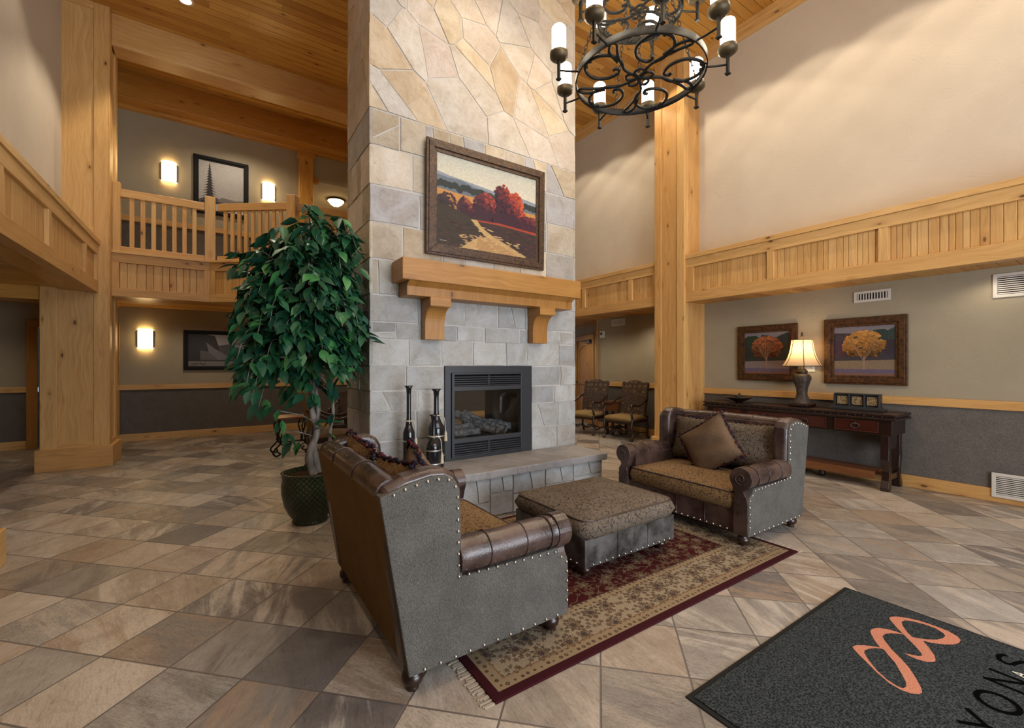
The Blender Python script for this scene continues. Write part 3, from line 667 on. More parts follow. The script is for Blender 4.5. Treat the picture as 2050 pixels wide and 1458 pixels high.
M['log'] = (lambda m: (m.set('Base Color', m.mix(m.noise(m.obj(), 30, 5, .7).rng(.35, .65), (.13, .11, .10), (.42, .39, .36))), m.bump(m.noise(m.obj(), 45, 5, .7), .9, .02), m.m)[2])(Mt('ceramic_log', .95, .1))
random.seed(4)
for P, Q, R in (((.13, .32, .27), (.62, .40, .28), .055), ((.45, .45, .30), (.93, .33, .27), .06), ((.40, .55, .42), (.72, .12, .24), .05), ((.48, .50, .43), (.82, .10, .25), .045), ((.18, .18, .24), (.50, .16, .25), .045), ((.70, .3, .33), (.95, .22, .27), .05)):
    pts = bez([P, tuple((P[k]*.6+Q[k]*.4)+random.uniform(-.02, .02) for k in range(3)), Q], 8); b = MB()
    b.tube(pts, [R*random.uniform(.85, 1.15) for _ in pts], 10); b.build('ceramic_log', M['log'], fi)
b = MB()
for k in range(9): b.box(.15+k*.1, .16+k*.1, .1, .6, .205, .22)
b.box(.12, .98, .1, .115, .205, .225); b.build('grate', M['black'], fi)
# ------------------------------------------------------------------ framed pictures
def ell(cx, cy, rx, ry, n=22, j=0.0, a0=0):
    return [(cx+rx*cos(2*pi*k/n+a0)*(1+random.uniform(-j, j)), cy+ry*sin(2*pi*k/n+a0)*(1+random.uniform(-j, j))) for k in range(n)]
def picture(name, label, cat, loc, rz, w, h, fw, fmat, layers, group=None, depth=.045, tilt=0, inner=None):
    """frame in local XZ plane facing -Y"""
    t = thing(name, label, cat, loc, rz, group); t.rotation_euler = (tilt, 0, rz)
    b = MB()
    def ring(x0, x1, z0, z1, f, ya, yb):
        for quad in (([(x0, z0), (x1, z0), (x1-f, z0+f), (x0+f, z0+f)]), ([(x1, z0), (x1, z1), (x1-f, z1-f), (x1-f, z0+f)]), ([(x1, z1), (x0, z1), (x0+f, z1-f), (x1-f, z1-f)]), ([(x0, z1), (x0, z0), (x0+f, z0+f), (x0+f, z1-f)])):
            b.prism(quad, ya, yb, 1)
    ring(-w/2, w/2, -h/2, h/2, fw*.22, 0, -depth*.8); ring(-w/2+fw*.2, w/2-fw*.2, -h/2+fw*.2, h/2-fw*.2, fw*.5, 0, -depth); ring(-w/2+fw*.66, w/2-fw*.66, -h/2+fw*.66, h/2-fw*.66, fw*.34, 0, -depth*.6)
    b.build('frame', fmat, t, .004)
    iw, ih = w/2-fw+.004, h/2-fw+.004
    b = MB(); b.box(-iw, iw, -.012, 0, -ih, ih, c=layers[0][1])
    y = -.0125
    for poly, c in layers[1:]:
        q = [(p[0]*2*iw-iw, p[1]*2*ih-ih) for p in poly]
        q = clip(clip(clip(clip(q, 1, 0, iw), -1, 0, iw), 0, 1, ih), 0, -1, ih)
        if len(q) < 3: continue
        n = len(q); ar = sum(q[i][0]*q[(i+1) % n][1]-q[(i+1) % n][0]*q[i][1] for i in range(n))
        if ar < 0: q = q[::-1]
        b.face([b.vert((p[0], y, p[1])) for p in q], None, .5, c); y -= .000011
    b.build('canvas', M['paint'], t)
    return t
random.seed(11)
L = [(None, (.56, .54, .42))]
for k in range(8): L.append(([(0, 1-k*.045), (1, 1-k*.045), (1, 0), (0, 0)], (.50+.02*k, .50+.012*k, .42+.004*k)))
L.append(([(0, .80), (.12, .775), (.3, .755), (.5, .73), (.6, .715), (.8, .73), (1, .70), (1, 0), (0, 0)], (.24, .27, .31)))
L.append(([(0, .765), (.1, .75), (.22, .755), (.35, .715), (.5, .70), (.62, .66), (1, .665), (1, 0), (0, 0)], (.13, .155, .185)))
for k in range(26): L.append((ell(.0+k*.042, .665-.0008*k*k*.12+random.uniform(-.02, .02), .034, .040, 14, .12), (.030, .036, .033)))
L.append(([(0, .62), (.2, .60), (.35, .60), (.45, .58), (1, .56), (1, 0), (0, 0)], (.50, .24, .07)))
L.append(([(0, .56), (.3, .50), (.6, .45), (1, .50), (1, 0), (0, 0)], (.36, .16, .05)))
L.append(([(0, .44), (.2, .42), (.6, .40), (1, .38), (1, 0), (0, 0)], (.035, .022, .022)))
for cx_, cz, rx, rz_ in ((.06, .48, .06, .09), (.24, .46, .055, .10), (.33, .42, .07, .09)): L.append((ell(cx_, cz, rx, rz_, 18, .12), (.05, .03, .035)))
def dabs(cx, cz, rx, rz, n, size, dark, mid, lit, amt=1.0):
    for k in range(n):
        a = random.random()*2*pi; rr = random.random()**.5; x, z = rr*cos(a), rr*sin(a)
        e = .5*z+.5*x*amt+random.uniform(-.35, .35); c = lit if e > .42 else (mid if e > -.05 else dark); q = random.uniform(.8, 1.15)
        L.append((ell(cx+rx*x, cz+rz*z, size*random.uniform(.6, 1.2), size*random.uniform(.6, 1.2), 8, .25), tuple(v*q for v in c)))
DK, MD, LT = (.045, .015, .026), (.13, .022, .03), (.42, .06, .03)
dabs(.10, .50, .08, .085, 50, .017, (.03, .022, .024), (.06, .03, .03), (.12, .04, .03)); dabs(.27, .48, .06, .10, 50, .017, DK, (.09, .02, .03), (.28, .07, .04))
dabs(.34, .42, .08, .09, 60, .017, DK, (.10, .02, .03), (.25, .06, .05))
L.append((ell(.46, .47, .10, .15, 22, .06), DK)); dabs(.46, .52, .115, .155, 190, .018, DK, MD, (.36, .055, .035)); L.append((ell(.45, .38, .12, .10, 18, .1), DK))
L.append((ell(.64, .56, .075, .24, 22, .05), DK)); L.append((ell(.74, .52, .085, .20, 22, .05), DK))
dabs(.63, .70, .07, .13, 150, .018, DK, MD, (.34, .05, .03)); dabs(.755, .60, .09, .17, 240, .018, MD, (.34, .05, .03), (.56, .10, .035)); dabs(.66, .50, .09, .15, 110, .019, DK, DK, MD); dabs(.80, .46, .08, .12, 110, .018, DK, MD, LT)
L.append((ell(.68, .38, .15, .12, 20, .08), DK)); L.append((ell(.92, .40, .11, .09, 20, .1), (.06, .016, .025))); dabs(.92, .46, .09, .07, 60, .016, DK, MD, (.22, .05, .03))
L.append(([(.0, .43), (.2, .40), (.5, .36), (1, .34), (1, .3), (0, .3)], (.04, .02, .022)))
L.append(([(.35, .345), (.6, .36), (.8, .345), (1, .33), (1, .30), (.8, .32), (.6, .335), (.35, .32)], (.34, .05, .025)))
L.append(([(.30, .33), (.6, .335), (.8, .32), (1, .30), (1, 0), (.2, 0), (.2, .2)], (.05, .028, .026)))
L.append(([(0, .46), (.12, .44), (.25, .38), (.33, .34), (.44, .22), (.3, .12), (.26, 0), (0, 0)], (.045, .032, .022)))
L.append(([(.31, .34), (.37, .345), (.42, .27), (.52, .20), (.68, .12), (.92, 0), (.22, 0), (.30, .08), (.44, .19), (.38, .26)], (.50, .33, .13)))
L.append(([(.40, .18), (.5, .16), (.7, .06), (.8, 0), (.35, 0)], (.42, .24, .10)))
for k in range(260):
    x = random.random(); z = random.random()*.30
    path = .30+(.32-z)*1.0 < x < .42+(.32-z)*1.45 or z < .16 and .22 < x < .8
    c = random.choice([(.56, .38, .17), (.45, .28, .12), (.50, .30, .15)]) if path else random.choice([(.05, .032, .022), (.07, .035, .028), (.035, .026, .022), (.09, .035, .025)])
    L.append((ell(x, z, .022, .006, 7, .3), c))
L.append(([(.03, .045), (.09, .05), (.09, .053), (.03, .05)], (.5, .5, .45)))
picture('landscape_painting', 'large framed landscape painting of red trees and winding path above the mantel', 'painting', (2.47, 4.125, 3.135), 0, 1.475, 1.15, .115, M['frame_bronze'], L, tilt=radians(1.0))
def tree_art(seed, cols, bgc, ground):
    R = random.Random(seed); L = [(None, bgc)]
    L.append(([(0, 1), (1, 1), (1, .86), (.6, .84), (0, .88)], (.20, .18, .20)))
    for k in range(14): L.append((ell(R.random(), R.uniform(.5, .85), .16, .12, 12, .2), tuple(x*R.uniform(.6, 1.3) for x in bgc)))
    L.append(([(0, .30), (1, .32), (1, 0), (0, 0)], ground)); L.append(([(0, .14), (1, .13), (1, .05), (0, .04)], (.13, .10, .16))); L.append(([(0, .06), (1, .05), (1, 0), (0, 0)], (.20, .10, .07)))
    L.append(([(.49, .12), (.515, .12), (.52, .5), (.49, .5)], (.30, .2, .14)))
    for k in range(520):
        a = R.random()*2*pi; rr = R.random()**.5; x = .5+.34*rr*cos(a); z = .62+.28*rr*sin(a)
        if z < .40: z = .40+R.random()*.1
        f = .6+.5*(sin(a)*rr)+R.uniform(-.15, .25); c = R.choice(cols); L.append((ell(x, z, R.uniform(.016, .04), R.uniform(.012, .03), 8, .25), tuple(min(1, v*f) for v in c)))
    for k in range(9): x = .5+R.uniform(-.25, .25); L.append(([(.498, .3), (.506, .3), (x+.004, .72), (x, .72)], (.32, .2, .12)))
    return L
random.seed(3)
picture('tree_painting', 'wood-framed painting of a russet tree, partly hidden behind the table lamp', 'painting', (6.865, 3.365, 1.63), -pi/2, .86, .835, .108, M['burl'], tree_art(2, [(.30, .10, .04), (.38, .14, .05), (.24, .07, .03)], (.03, .035, .03), (.22, .17, .16)), 'autumn tree paintings')
picture('tree_painting', 'wood-framed painting of a golden tree to the right of the table lamp', 'painting', (6.865, 2.17, 1.63), -pi/2, .87, .86, .115, M['burl'], tree_art(5, [(.48, .22, .05), (.40, .17, .035), (.55, .28, .07)], (.045, .04, .05), (.22, .16, .10)), 'autumn tree paintings')
L = [(None, (.42, .40, .38)), ([(0, .2), (.3, .32), (.5, .22), (1, .26), (1, 0), (0, 0)], (.10, .09, .085)), ([(.25, .12), (.6, .2), (1, .10), (1, 0), (0, 0)], (.55, .53, .5)), ([(.5, .3), (.8, .27), (1, .3), (1, .2), (.4, .2)], (.2, .18, .17))]
for k in range(13): z = .92-k*.055; w_ = .028+k*.0135; L.append(([(.24-w_, z-.045), (.24-w_*.5, z-.01), (.24, z+.06), (.24+w_*.5, z-.015), (.24+w_, z-.05), (.24+w_*.5, z-.035), (.24, z-.04), (.24-w_*.5, z-.03)], (.035, .03, .028)))
for k in range(10): L.append((ell(random.random(), .17, .06, .03, 8, .3), (.04, .035, .03)))
picture('pine_tree_photograph', 'dark-framed sepia photograph of a tall pine on the upstairs wall', 'picture', (.105, 10.54, 4.98), 0, .915, 1.13, .085, M['black'], L)
L = [(None, (.27, .25, .26)), ([(.35, 1), (1, 1), (1, .52), (.75, .60), (.6, .66), (.5, .62)], (.30, .28, .29)), ([(0, 1), (.28, 1), (.45, .95), (.50, .70), (.55, .55), (.7, .35), (1, .2), (1, 0), (0, 0)], (.035, .033, .036)),
     ([(.5, .64), (.68, .70), (.85, .60), (1, .52), (1, .2), (.6, .2)], (.07, .066, .07)), ([(.3, .75), (.45, .55), (.6, .4), (.75, .22), (.5, .2), (.35, .4)], (.15, .145, .15)), ([(.2, .5), (.35, .45), (.5, .2), (.2, .2)], (.10, .098, .10)),
     ([(0, .16), (1, .16), (1, 0), (0, 0)], (.19, .175, .17))]
for k in range(9): L.append((ell(.06+k*.028, .07+random.uniform(-.02, .03), .009, .03, 6, .3), (.03, .03, .03)))
for k in range(4): L.append((ell(.62+k*.025, .07, .009, .025, 6, .3), (.08, .08, .08)))
picture('canyon_photograph', 'black-framed black and white canyon photograph on the lower back wall', 'picture', (.045, 10.985, 1.75), 0, 1.137, .80, .075, M['black'], L)
# ------------------------------------------------------------------ lights fixed to walls and ceiling
def sconce(loc, label):
    t = thing('wall_sconce', label, 'sconce', loc, 0, 'fabric wall sconces')
    b = MB(); b.box(-.06, .06, -.03, 0, -.08, .08); b.build('back_plate', M['bronze'], t, .004)
    b = MB(); b.lathe([(.115, -.19), (.115, .19)], 16, a0=pi, a1=2*pi, sy=.85); o = b.build('shade', M['sconce_glass'], t)
    b = MB()
    for z in (-.15, .15): b.tube([(.122*cos(a), .104*sin(a), z+.012*sin(a*6)) for a in [pi+pi*k/16 for k in range(17)]], .006, 6)
    for x in (-.118, .118): b.box(x-.006, x+.006, -.02, 0, -.16, .16)
    b.build('metal_band', M['bronze'], t)
sconce((-.725, 10.55, 5.09), 'glowing wall sconce left of the upstairs pine tree photograph')
sconce((.928, 10.55, 5.07), 'glowing wall sconce right of the upstairs pine tree photograph')
sconce((-1.118, 11.0, 1.95), 'glowing wall sconce on the ground floor wall beside the pillar')
sconce((1.167, 11.0, 1.95), 'glowing wall sconce seen through the leaves of the potted tree')
sconce((1.93, 13.1, 4.7), 'distant hall sconce glimpsed between the upstairs balusters')
t = thing('hall_ceiling_lamp', 'lit glass bowl ceiling lamp in the upstairs hall beside the chimney', 'ceiling lamp', (2.50, 11.6, 5.58))
b = MB(); b.lathe([(.20, -.045), (.21, -.02), (.17, 0)], 20); b.build('rim', M['bronze'], t)
b = MB(); b.lathe([(0, -.17), (.06, -.165), (.13, -.12), (.19, -.045)], 20); b.build('glass_bowl', M['sconce_glass'], t)
b = MB(); b.ball((0, 0, -.185), .018); b.build('finial', M['bronze'], t)
first = True
for x, y, p in DOWN:
    lab = 'bright recessed downlight in the wooden ceiling near the left pillar' if abs(x+.35) < .01 else 'recessed ceiling downlight in the plank ceiling outside the picture'
    if not (abs(x+.35) < .01): continue
    t = thing('recessed_downlight', lab, 'downlight', (x, y, ZC))
    b = MB(); b.lathe([(.085, -.006), (.10, -.004), (.105, .0), (.07, 0)], 20); b.build('trim_ring', M['white_metal'], t)
    b = MB(); b.lathe([(0, -.003), (.068, -.003)], 16); b.build('lens', M['down'], t)
# ------------------------------------------------------------------ vents, thermostat, outlet
def vent(name, label, loc, w, h, vertical, rz=-pi/2, n=12, group=None):
    t = thing(name, label, 'vent', loc, rz, group); f = .03
    b = MB()
    b.box(-w/2, w/2, -.014, 0, -h/2, -h/2+f); b.box(-w/2, w/2, -.014, 0, h/2-f, h/2); b.box(-w/2, -w/2+f, -.014, 0, -h/2, h/2); b.box(w/2-f, w/2, -.014, 0, -h/2, h/2); b.build('frame', M['white_metal'], t, .002)
    b = MB(); b.box(-w/2+f, w/2-f, -.003, 0, -h/2+f, h/2-f); b.build('duct_shadow', M['black'], t)
    b = MB()
    for k in range(n):
        if vertical: x = -w/2+f+(w-2*f)*(k+.5)/n; b.box(x-.0055, x+.0055, -.012, -.003, -h/2+f, h/2-f, g=2)
        else: z = -h/2+f+(h-2*f)*(k+.5)/n; b.box(-w/2+f, w/2-f, -.012, -.003, z-.005, z+.005)
    if not vertical: b.box(-.005, .005, -.013, -.003, -h/2+f, h/2-f)
    b.build('louvre', M['white_metal'], t)
vent('air_vent', 'small white air vent with vertical slats above the golden tree painting', (6.868, 2.087, 2.32), .375, .14, True, n=11)
vent('return_air_grille', 'large white return air grille high under the soffit at the right edge', (6.868, .80, 2.285), .49, .25, False, n=9)
vent('floor_level_grille', 'white air grille low on the grey wainscot at the right edge', (6.843, .80, .185), .50, .255, False, n=10)
vent('recess_air_vent', 'white air vent high in the recess above the tapestry armchairs', (7.398, 6.79, 2.395), .38, .15, True, n=14)
t = thing('thermostat', 'small white thermostat on the recess wall beside the wooden closet door', 'thermostat', (7.398, 7.27, 2.15), -pi/2)
b = MB(); b.box(-.07, .07, -.03, 0, -.08, .08); b.build('case', M['white_plastic'], t, .008); b = MB(); b.box(-.04, .01, -.034, -.028, -.01, .045); b.build('display', M['black_metal'], t)
t = thing('light_switch', 'white switch plate on the wall half hidden by the lamp', 'switch plate', (6.868, 2.79, 1.42), -pi/2)
b = MB(); b.box(-.065, .065, -.007, 0, -.065, .065); b.build('plate', M['white_plastic'], t, .003)
for x in (-.025, .025): b = MB(); b.box(x-.006, x+.006, -.016, -.006, -.012, .012); b.build('toggle', M['white_plastic'], t)
# ------------------------------------------------------------------ chandelier
ch = thing('chandelier', 'wrought iron two-tier ring chandelier with candle glass lights over the seating area', 'chandelier', (3.01, 2.53, 3.92))
fdir = Vector((sin(TH), cos(TH), 0)); rdir = Vector((cos(TH), -sin(TH), 0))
def tier(z, rr, ra, n, a0, r0):
    b = MB(); b.lathe([(rr, z-.03), (rr, z+.03), (rr-.010, z+.03), (rr-.010, z-.03), (rr, z-.03)], 64); b.build('ring', M['iron'], ch)
    for k in range(n):
        a = radians(a0+360/n*k); d = fdir*cos(a)+rdir*sin(a)
        b = MB(); c = d*ra; b.tube([d*(rr-.005)+Vector((0, 0, z)), d*(rr+.06)+Vector((0, 0, z-.005)), c+Vector((0, 0, z-.005))], .009, 6); arm = b.build('arm', M['iron'], ch)
        b = MB(); b.box(c.x-.010, c.x+.010, c.y-.010, c.y+.010, z-.075, z+.08); b.box(c.x-.017, c.x+.017, c.y-.017, c.y+.017, z-.085, z-.072); b.build('stem', M['iron'], arm)
        b = MB(); b.lathe([(0, z+.075), (.05, z+.08), (.074, z+.10), (.076, z+.14), (.055, z+.145)], 18, c.x, c.y); b.build('cup', M['bronze'], arm)
        b = MB(); b.lathe([(r0, z+.143), (r0, z+.345), (r0*.8, z+.36)], 16, c.x, c.y); b.build('candle_glass', M['candle_glass'], arm)
tier(0, .54, .70, 9, 23, .058); tier(.56, .36, .50, 6, 30, .058)
def arc2(cx, cy, rx, ry, a, b_, n, rot):
    o = []
    for k in range(n+1):
        t = a+(b_-a)*k/n; x, y = rx*cos(t), ry*sin(t); o.append((cx+x*cos(rot)-y*sin(rot), cy+x*sin(rot)+y*cos(rot)))
    return o
for z, R in ((0, .53), (.56, .35)):
    b = MB()
    for k in range(5):
        r0 = 2*pi*k/5+.3
        def pl(p, rot=r0, z=z, R=R): return [((x*cos(rot)-y*sin(rot))*R, (x*sin(rot)+y*cos(rot))*R, z-.01) for x, y in p]
        # heart shaped C-scroll reaching the ring
        b.tube(pl(bez([(.42, .05), (.47, .12, ), (.40, .13), (.36, .03), (.48, -.10), (.72, -.10), (.90, .06), (.90, .28), (.74, .44), (.54, .46), (.40, .36), (.40, .27), (.46, .27)] if False else [(.50, .06), (.44, .10), (.38, .02), (.48, -.14), (.70, -.20), (.90, -.08), (.96, .10), (.86, .28), (.66, .34), (.46, .26), (.36, .14)], 6)), .0135, 7)
        b.tube(pl(bez([(0, 0), (.2, .06), (.36, .14), (.6, .40), (.72, .58), (.80, .56), (.74, .40), (.52, .24)], 6)), .0125, 7)
        b.tube(pl(bez([(.0, 0), (.14, -.1), (.22, -.02), (.17, .05)], 6)), .012, 7)
        for q in ((.93, .02), (.96, .08), (.92, .14)): v = pl([q])[0]; b.ball(v, .016, 6, 4)
        b.tube(pl([(.9, .0), (1.0, .02)]), .008, 6)
    b.ball((0, 0, z-.01), .035, 8, 6, sc=(1, 1, .6)); b.build('scrollwork', M['iron'], ch)
def chain(p, q):
    b = MB(); P, Q = Vector(p), Vector(q); d = Q-P; n = max(2, int(d.length/.038)); ax = d.normalized(); u = ax.orthogonal().normalized(); w = ax.cross(u)
    for k in range(n):
        c = P+d*((k+.5)/n); s_ = u if k % 2 else w
        b.tube([c+s_*(.012*cos(a))+ax*(.026*sin(a)) for a in [2*pi*j/8 for j in range(8)]], .0035, 5, closed=True)
    b.build('chain', M['iron'], ch)
for k in range(4):
    a = radians(45+90*k+20); d = Vector((cos(a), sin(a), 0)); chain(d*.53+Vector((0, 0, .03)), d*.35+Vector((0, 0, .55))); chain(d*.35+Vector((0, 0, .58)), Vector((0, 0, 1.35)))
chain((0, 0, 0), (0, 0, .56)); chain((0, 0, 1.33), (0, 0, ZC-3.92-.03))
b = MB(); b.lathe([(.0, ZC-3.92-.05), (.05, ZC-3.92-.045), (.075, ZC-3.92)], 20); b.build('ceiling_canopy', M['iron'], ch)
# ================================================================== SEATING
def rrect(a, b, r, n=5):
    o = []
    for cx, cy, t0 in ((a-r, b-r, 0), (-a+r, b-r, pi/2), (-a+r, -b+r, pi), (a-r, -b+r, 3*pi/2)):
        for k in range(n+1): t = t0+pi/2*k/n; o.append((cx+r*cos(t), cy+r*sin(t)))
    return o
def cushion(b, cx, cy, z0, z1, a, bb, r=.05, crown=.03, puff=.012, wob=0, seed=0, lean=None):
    """box cushion with rounded rim and crowned top"""
    h = z1-z0; R = random.Random(seed); rings = []
    prof = [(a, .05, z0), (a, .012, z0+.008), (0, 0, z0+.03), (0, -puff, z0+h*.5), (0, 0, z1-.03), (0, .012, z1-.010), (0, .035, z1)]
    for _, d, z in prof: rings.append([(cx+x, cy+y, z) for x, y in rrect(a-d, bb-d, max(.01, r-d*.3))])
    m = min(a, bb)
    for k in (.15, .3, .5, .7, .85):
        s_ = 1-k; rings.append([(cx+x*s_, cy+y*s_, z1+crown*(1-s_**2.2)+R.uniform(-wob, wob)) for x, y in rrect(a-.035, bb-.035, r)])
    I = [[b.vert(p) for p in rg] for rg in rings]; n = len(I[0])
    for i in range(len(I)-1):
        for k in range(n): l = (k+1) % n; b.face([I[i][k], I[i][l], I[i+1][l], I[i+1][k]], None, .5, (.5, .5, .5), True)
    c = b.vert((cx, cy, z1+crown))
    for k in range(n): b.face([I[-1][k], I[-1][(k+1) % n], c], None, .5, (.5, .5, .5), True)
    b.face(I[0][::-1])
def studs(b, pts, step, r=.0085, off=(0, 0, 0)):
    acc = 0; P = [Vector(p) for p in pts]
    for i in range(len(P)-1):
        d = P[i+1]-P[i]; l = d.length; t = step-acc
        while t <= l: c = P[i]+d*(t/l); b.ball(c, r, 7, 4); t += step
        acc = (acc+l) % step
def bun(parent, x, y, h=.11, r=.05, name='foot'):
    b = MB(); b.lathe([(.0, 0), (r*.55, 0), (r*.62, h*.12), (r*.5, h*.2), (r*.9, h*.32), (r, h*.5), (r*.9, h*.68), (r*.55, h*.78), (r*.8, h*.85), (r*.85, h)], 18, x, y); return b.build(name, M['dark_wood'], parent)
def loveseat(label, loc, rz):
    t = thing('wing_loveseat', label, 'loveseat', loc, rz, 'pair of wing loveseats')
    wing = [(-.455, .12), (-.565, .905), (-.54, .93), (-.46, .965), (-.34, .985), (-.27, .98), (-.215, .95), (-.185, .90), (-.18, .82), (-.175, .50), (-.165, .12)]
    panel = [(-.445, .105), (-.572, .900), (-.45, .938), (-.34, .958), (-.27, .952), (-.225, .925), (-.203, .88), (-.198, .80), (-.19, .475), (.375, .475), (.395, .44), (.43, .415), (.45, .40), (.455, .105)]
    for s_ in (-1, 1):
        b = MB(); b.prism(wing, s_*.535, s_*.655, 1); b.build('wing', M['leather'], t, .036, seg=4)
        b = MB(); b.prism(panel, s_*.60, s_*.668, 1); b.build('side_panel', M['tweed'], t, .006)
        # rolled arm with seams
        b = MB(); pts = [(-.20+.045*k, s_*.605, .549+.002*sin(k*.8)) for k in range(14)]
        b.tube(pts, [.084+.0012*sin(k*.9) for k in range(14)], 20); b.box(-.2, .385, s_*.50, s_*.575, .25, .55)
        for x in (-.04, .17, .33): b.tube([(x, s_*.605+.0865*cos(a), .55+.0865*sin(a)) for a in [2*pi*j/20 for j in range(20)]], .004, 5, closed=True)
        b.build('arm', M['leather'], t, .004)
        fp_ = [(.545, .105), (.661, .105), (.661, .36), (.655, .40), (.635, .43), (.628, .455), (.65, .475)]+[(.605+.09*cos(a), .55+.09*sin(a)) for a in [radians(-50+14*k) for k in range(20)]]+[(.545, .46), (.558, .42), (.548, .36)]
        b = MB(); b.prism([(s_*p[0], p[1]) for p in fp_], .375, .458, 0); b.tube([(.46, s_*.605+.05*cos(a)*k/26, .55+.05*sin(a)*k/26) for k, a in [(j, j*.45) for j in range(4, 27)]], .006, 6)
        b.build('arm_front', M['leather'], t, .012)
        b = MB(); y = s_*.670
        studs(b, [(.45, y, .12), (-.44, y, .12)], .075); studs(b, [(-.562, y, .885), (-.45, y, .922), (-.34, y, .942), (-.27, y, .937), (-.235, y, .915), (-.215, y, .87), (-.208, y, .48), (.36, y, .46), (.40, y, .425), (.442, y, .385), (.442, y, .13)], .052)
        b.build('nailhead_trim', M['silver'], t)
        bun(t, .39, s_*.59); bun(t, -.40, s_*.59)
    b = MB(); b.prism([(-.44, .105), (-.40, .105), (-.505, .895), (-.572, .89)], -.664, .664, 1); b.build('back_panel', M['suede_back'], t, .006)
    b = MB(); n = 28; P = []
    for k in range(n+1): y = -.60+1.2*k/n; P.append((-.505, y, .888+.010*sin(pi*k/n)))
    b.tube(P, [.064+.001*sin(k*1.1) for k in range(n+1)], 20); b.prism([(-.42, .25), (-.27, .25), (-.40, .91), (-.53, .91)], -.56, .56, 1)
    for y in (-.2, .22): b.tube([(-.505+.067*cos(a), y, .897+.067*sin(a)) for a in [2*pi*j/16 for j in range(16)]], .004, 5, closed=True)
    b.build('back_rest', M['leather'], t, .01)
    b = MB(); b.box(.34, .43, -.56, .56, .105, .30); b.box(-.40, .36, -.56, .56, .12, .27)
    for y in (-.28, 0, .28): b.tube([(.432, y, .11), (.432, y, .295)], .004, 5)
    b.build('front_rail', M['leather'], t, .01)
    b = MB(); studs(b, [(.434, -.54, .12), (.434, .54, .12)], .06); b.build('nailhead_trim', M['silver'], t)
    b = MB(); cushion(b, .045, 0, .275, .435, .40, .535, crown=.03, wob=.004, seed=2); b.build('seat_cushion', M['brocade'], t)
    b = MB(); b.tube([(.045+x, y, .425) for x, y in rrect(.392, .527, .05)], .006, 6, closed=True); b.build('cushion_piping', M['leather'], t)
    return t
loveseat('grey tweed and leather wing loveseat in the foreground with its back to the left', (1.135, 2.485, 0), 0)
loveseat('leather and tweed wing loveseat facing left in front of the console table', (3.895, 2.49, 0), pi)
# ottoman
t = thing('ottoman', 'square brocade ottoman on bun feet between the two loveseats', 'ottoman', (2.50, 2.56, .012))
b = MB(); b.box(-.47, .47, -.405, .405, .085, .27)
for x in (-.16, .16): b.tube([(x, -.408, .09), (x, -.408, .265)], .004, 5)
b.build('leather_base', M['leather_worn'], t, .02)
b = MB(); cushion(b, 0, 0, .262, .405, .485, .42, r=.09, crown=.045, puff=.02, wob=.003, seed=4); b.build('cushion', M['brocade_grey'], t)
b = MB(); b.tube([(x, y, .395) for x, y in rrect(.475, .41, .085)], .0055, 6, closed=True); b.build('cushion_piping', M['leather'], t)
b = MB()
for q in ([(-.46, -.408, .10), (.46, -.408, .10)], [(-.473, -.39, .10), (-.473, .39, .10)], [(.473, -.39, .10), (.473, .39, .10)]): studs(b, q, .062, .008)
b.build('nailhead_trim', M['silver'], t)
for x in (-.40, .40):
    for y in (-.33, .33): bun(t, x, y, .086, .042)
# pillows: local plane YZ, thickness along X
def pillow(name, label, loc, rot, w, h, T, mat, fringe=True, seed=0, group=None, pinch=.07, fr=.013):
    t = thing(name, label, 'cushion', loc, 0, group); t.rotation_euler = rot; R = random.Random(seed); b = MB(); N = 16
    def f(side):
        def g(u, v):
            u = u*2-1; v = v*2-1
            if side < 0: u = -u
            th = T*((1-u**4)*(1-v**4))**.6; wr = .012*sin(u*7+v*3+seed)*(1-u*u)*(1-v*v)
            return (side*th+wr, u*w/2*(1-pinch*(1-v*v)), v*h/2*(1-pinch*(1-u*u)))
        return g
    b.grid(f(1), N, N); b.grid(f(-1), N, N); b.build('cover', mat, t)
    if fringe:
        b = MB(); per = []
        for k in range(N*6):
            q = k/(N*6)*4; s_ = int(q); u = (q-s_)*2-1
            p = [(u, -1), (1, u), (-u, 1), (-1, -u)][s_]; per.append((p[0]*w/2*(1-pinch*(1-p[1]**2)), p[1]*h/2*(1-pinch*(1-p[0]**2))))
        for y, z in per:
            for _ in range(4): b.ball((R.uniform(-.016, .016), y*(1+R.uniform(0, .05)), z*(1+R.uniform(0, .05))), fr*.62*R.uniform(.6, 1.3), 5, 3, r=R.random(), sc=(1, R.uniform(.6, 1.4), R.uniform(.6, 1.4)))
        b.build('fringe', M['fringe'], t)
    return t
pillow('lumbar_pillow', 'long brocade back pillow with maroon fringe behind the plain suede pillow', (4.17, 2.49, .685), (0, radians(12), 0), 1.10, .44, .075, M['brocade_grey'], seed=1, group=None)
pillow('throw_pillow', 'plain brown suede pillow standing on its corner on the far loveseat', (3.99, 2.49, .672), (radians(52), radians(20), 0), .50, .50, .07, M['suede'], seed=2)
pillow('throw_pillow', 'gold brocade pillow with dark fringe at the far end of the foreground loveseat', (.80, 2.86, .75), (radians(4), radians(-10), 0), .50, .48, .075, M['brocade'], seed=3)
pillow('throw_pillow', 'gold brocade pillow with dark fringe nearest the wing of the foreground loveseat', (.80, 2.20, .745), (radians(-5), radians(-10), 0), .56, .46, .075, M['brocade'], seed=4)
pillow('throw_pillow', 'suede pillow with thick fringe standing on its corner on the foreground loveseat', (1.03, 2.50, .72), (radians(45), radians(-14), 0), .42, .42, .07, M['suede'], seed=5, fr=.016)
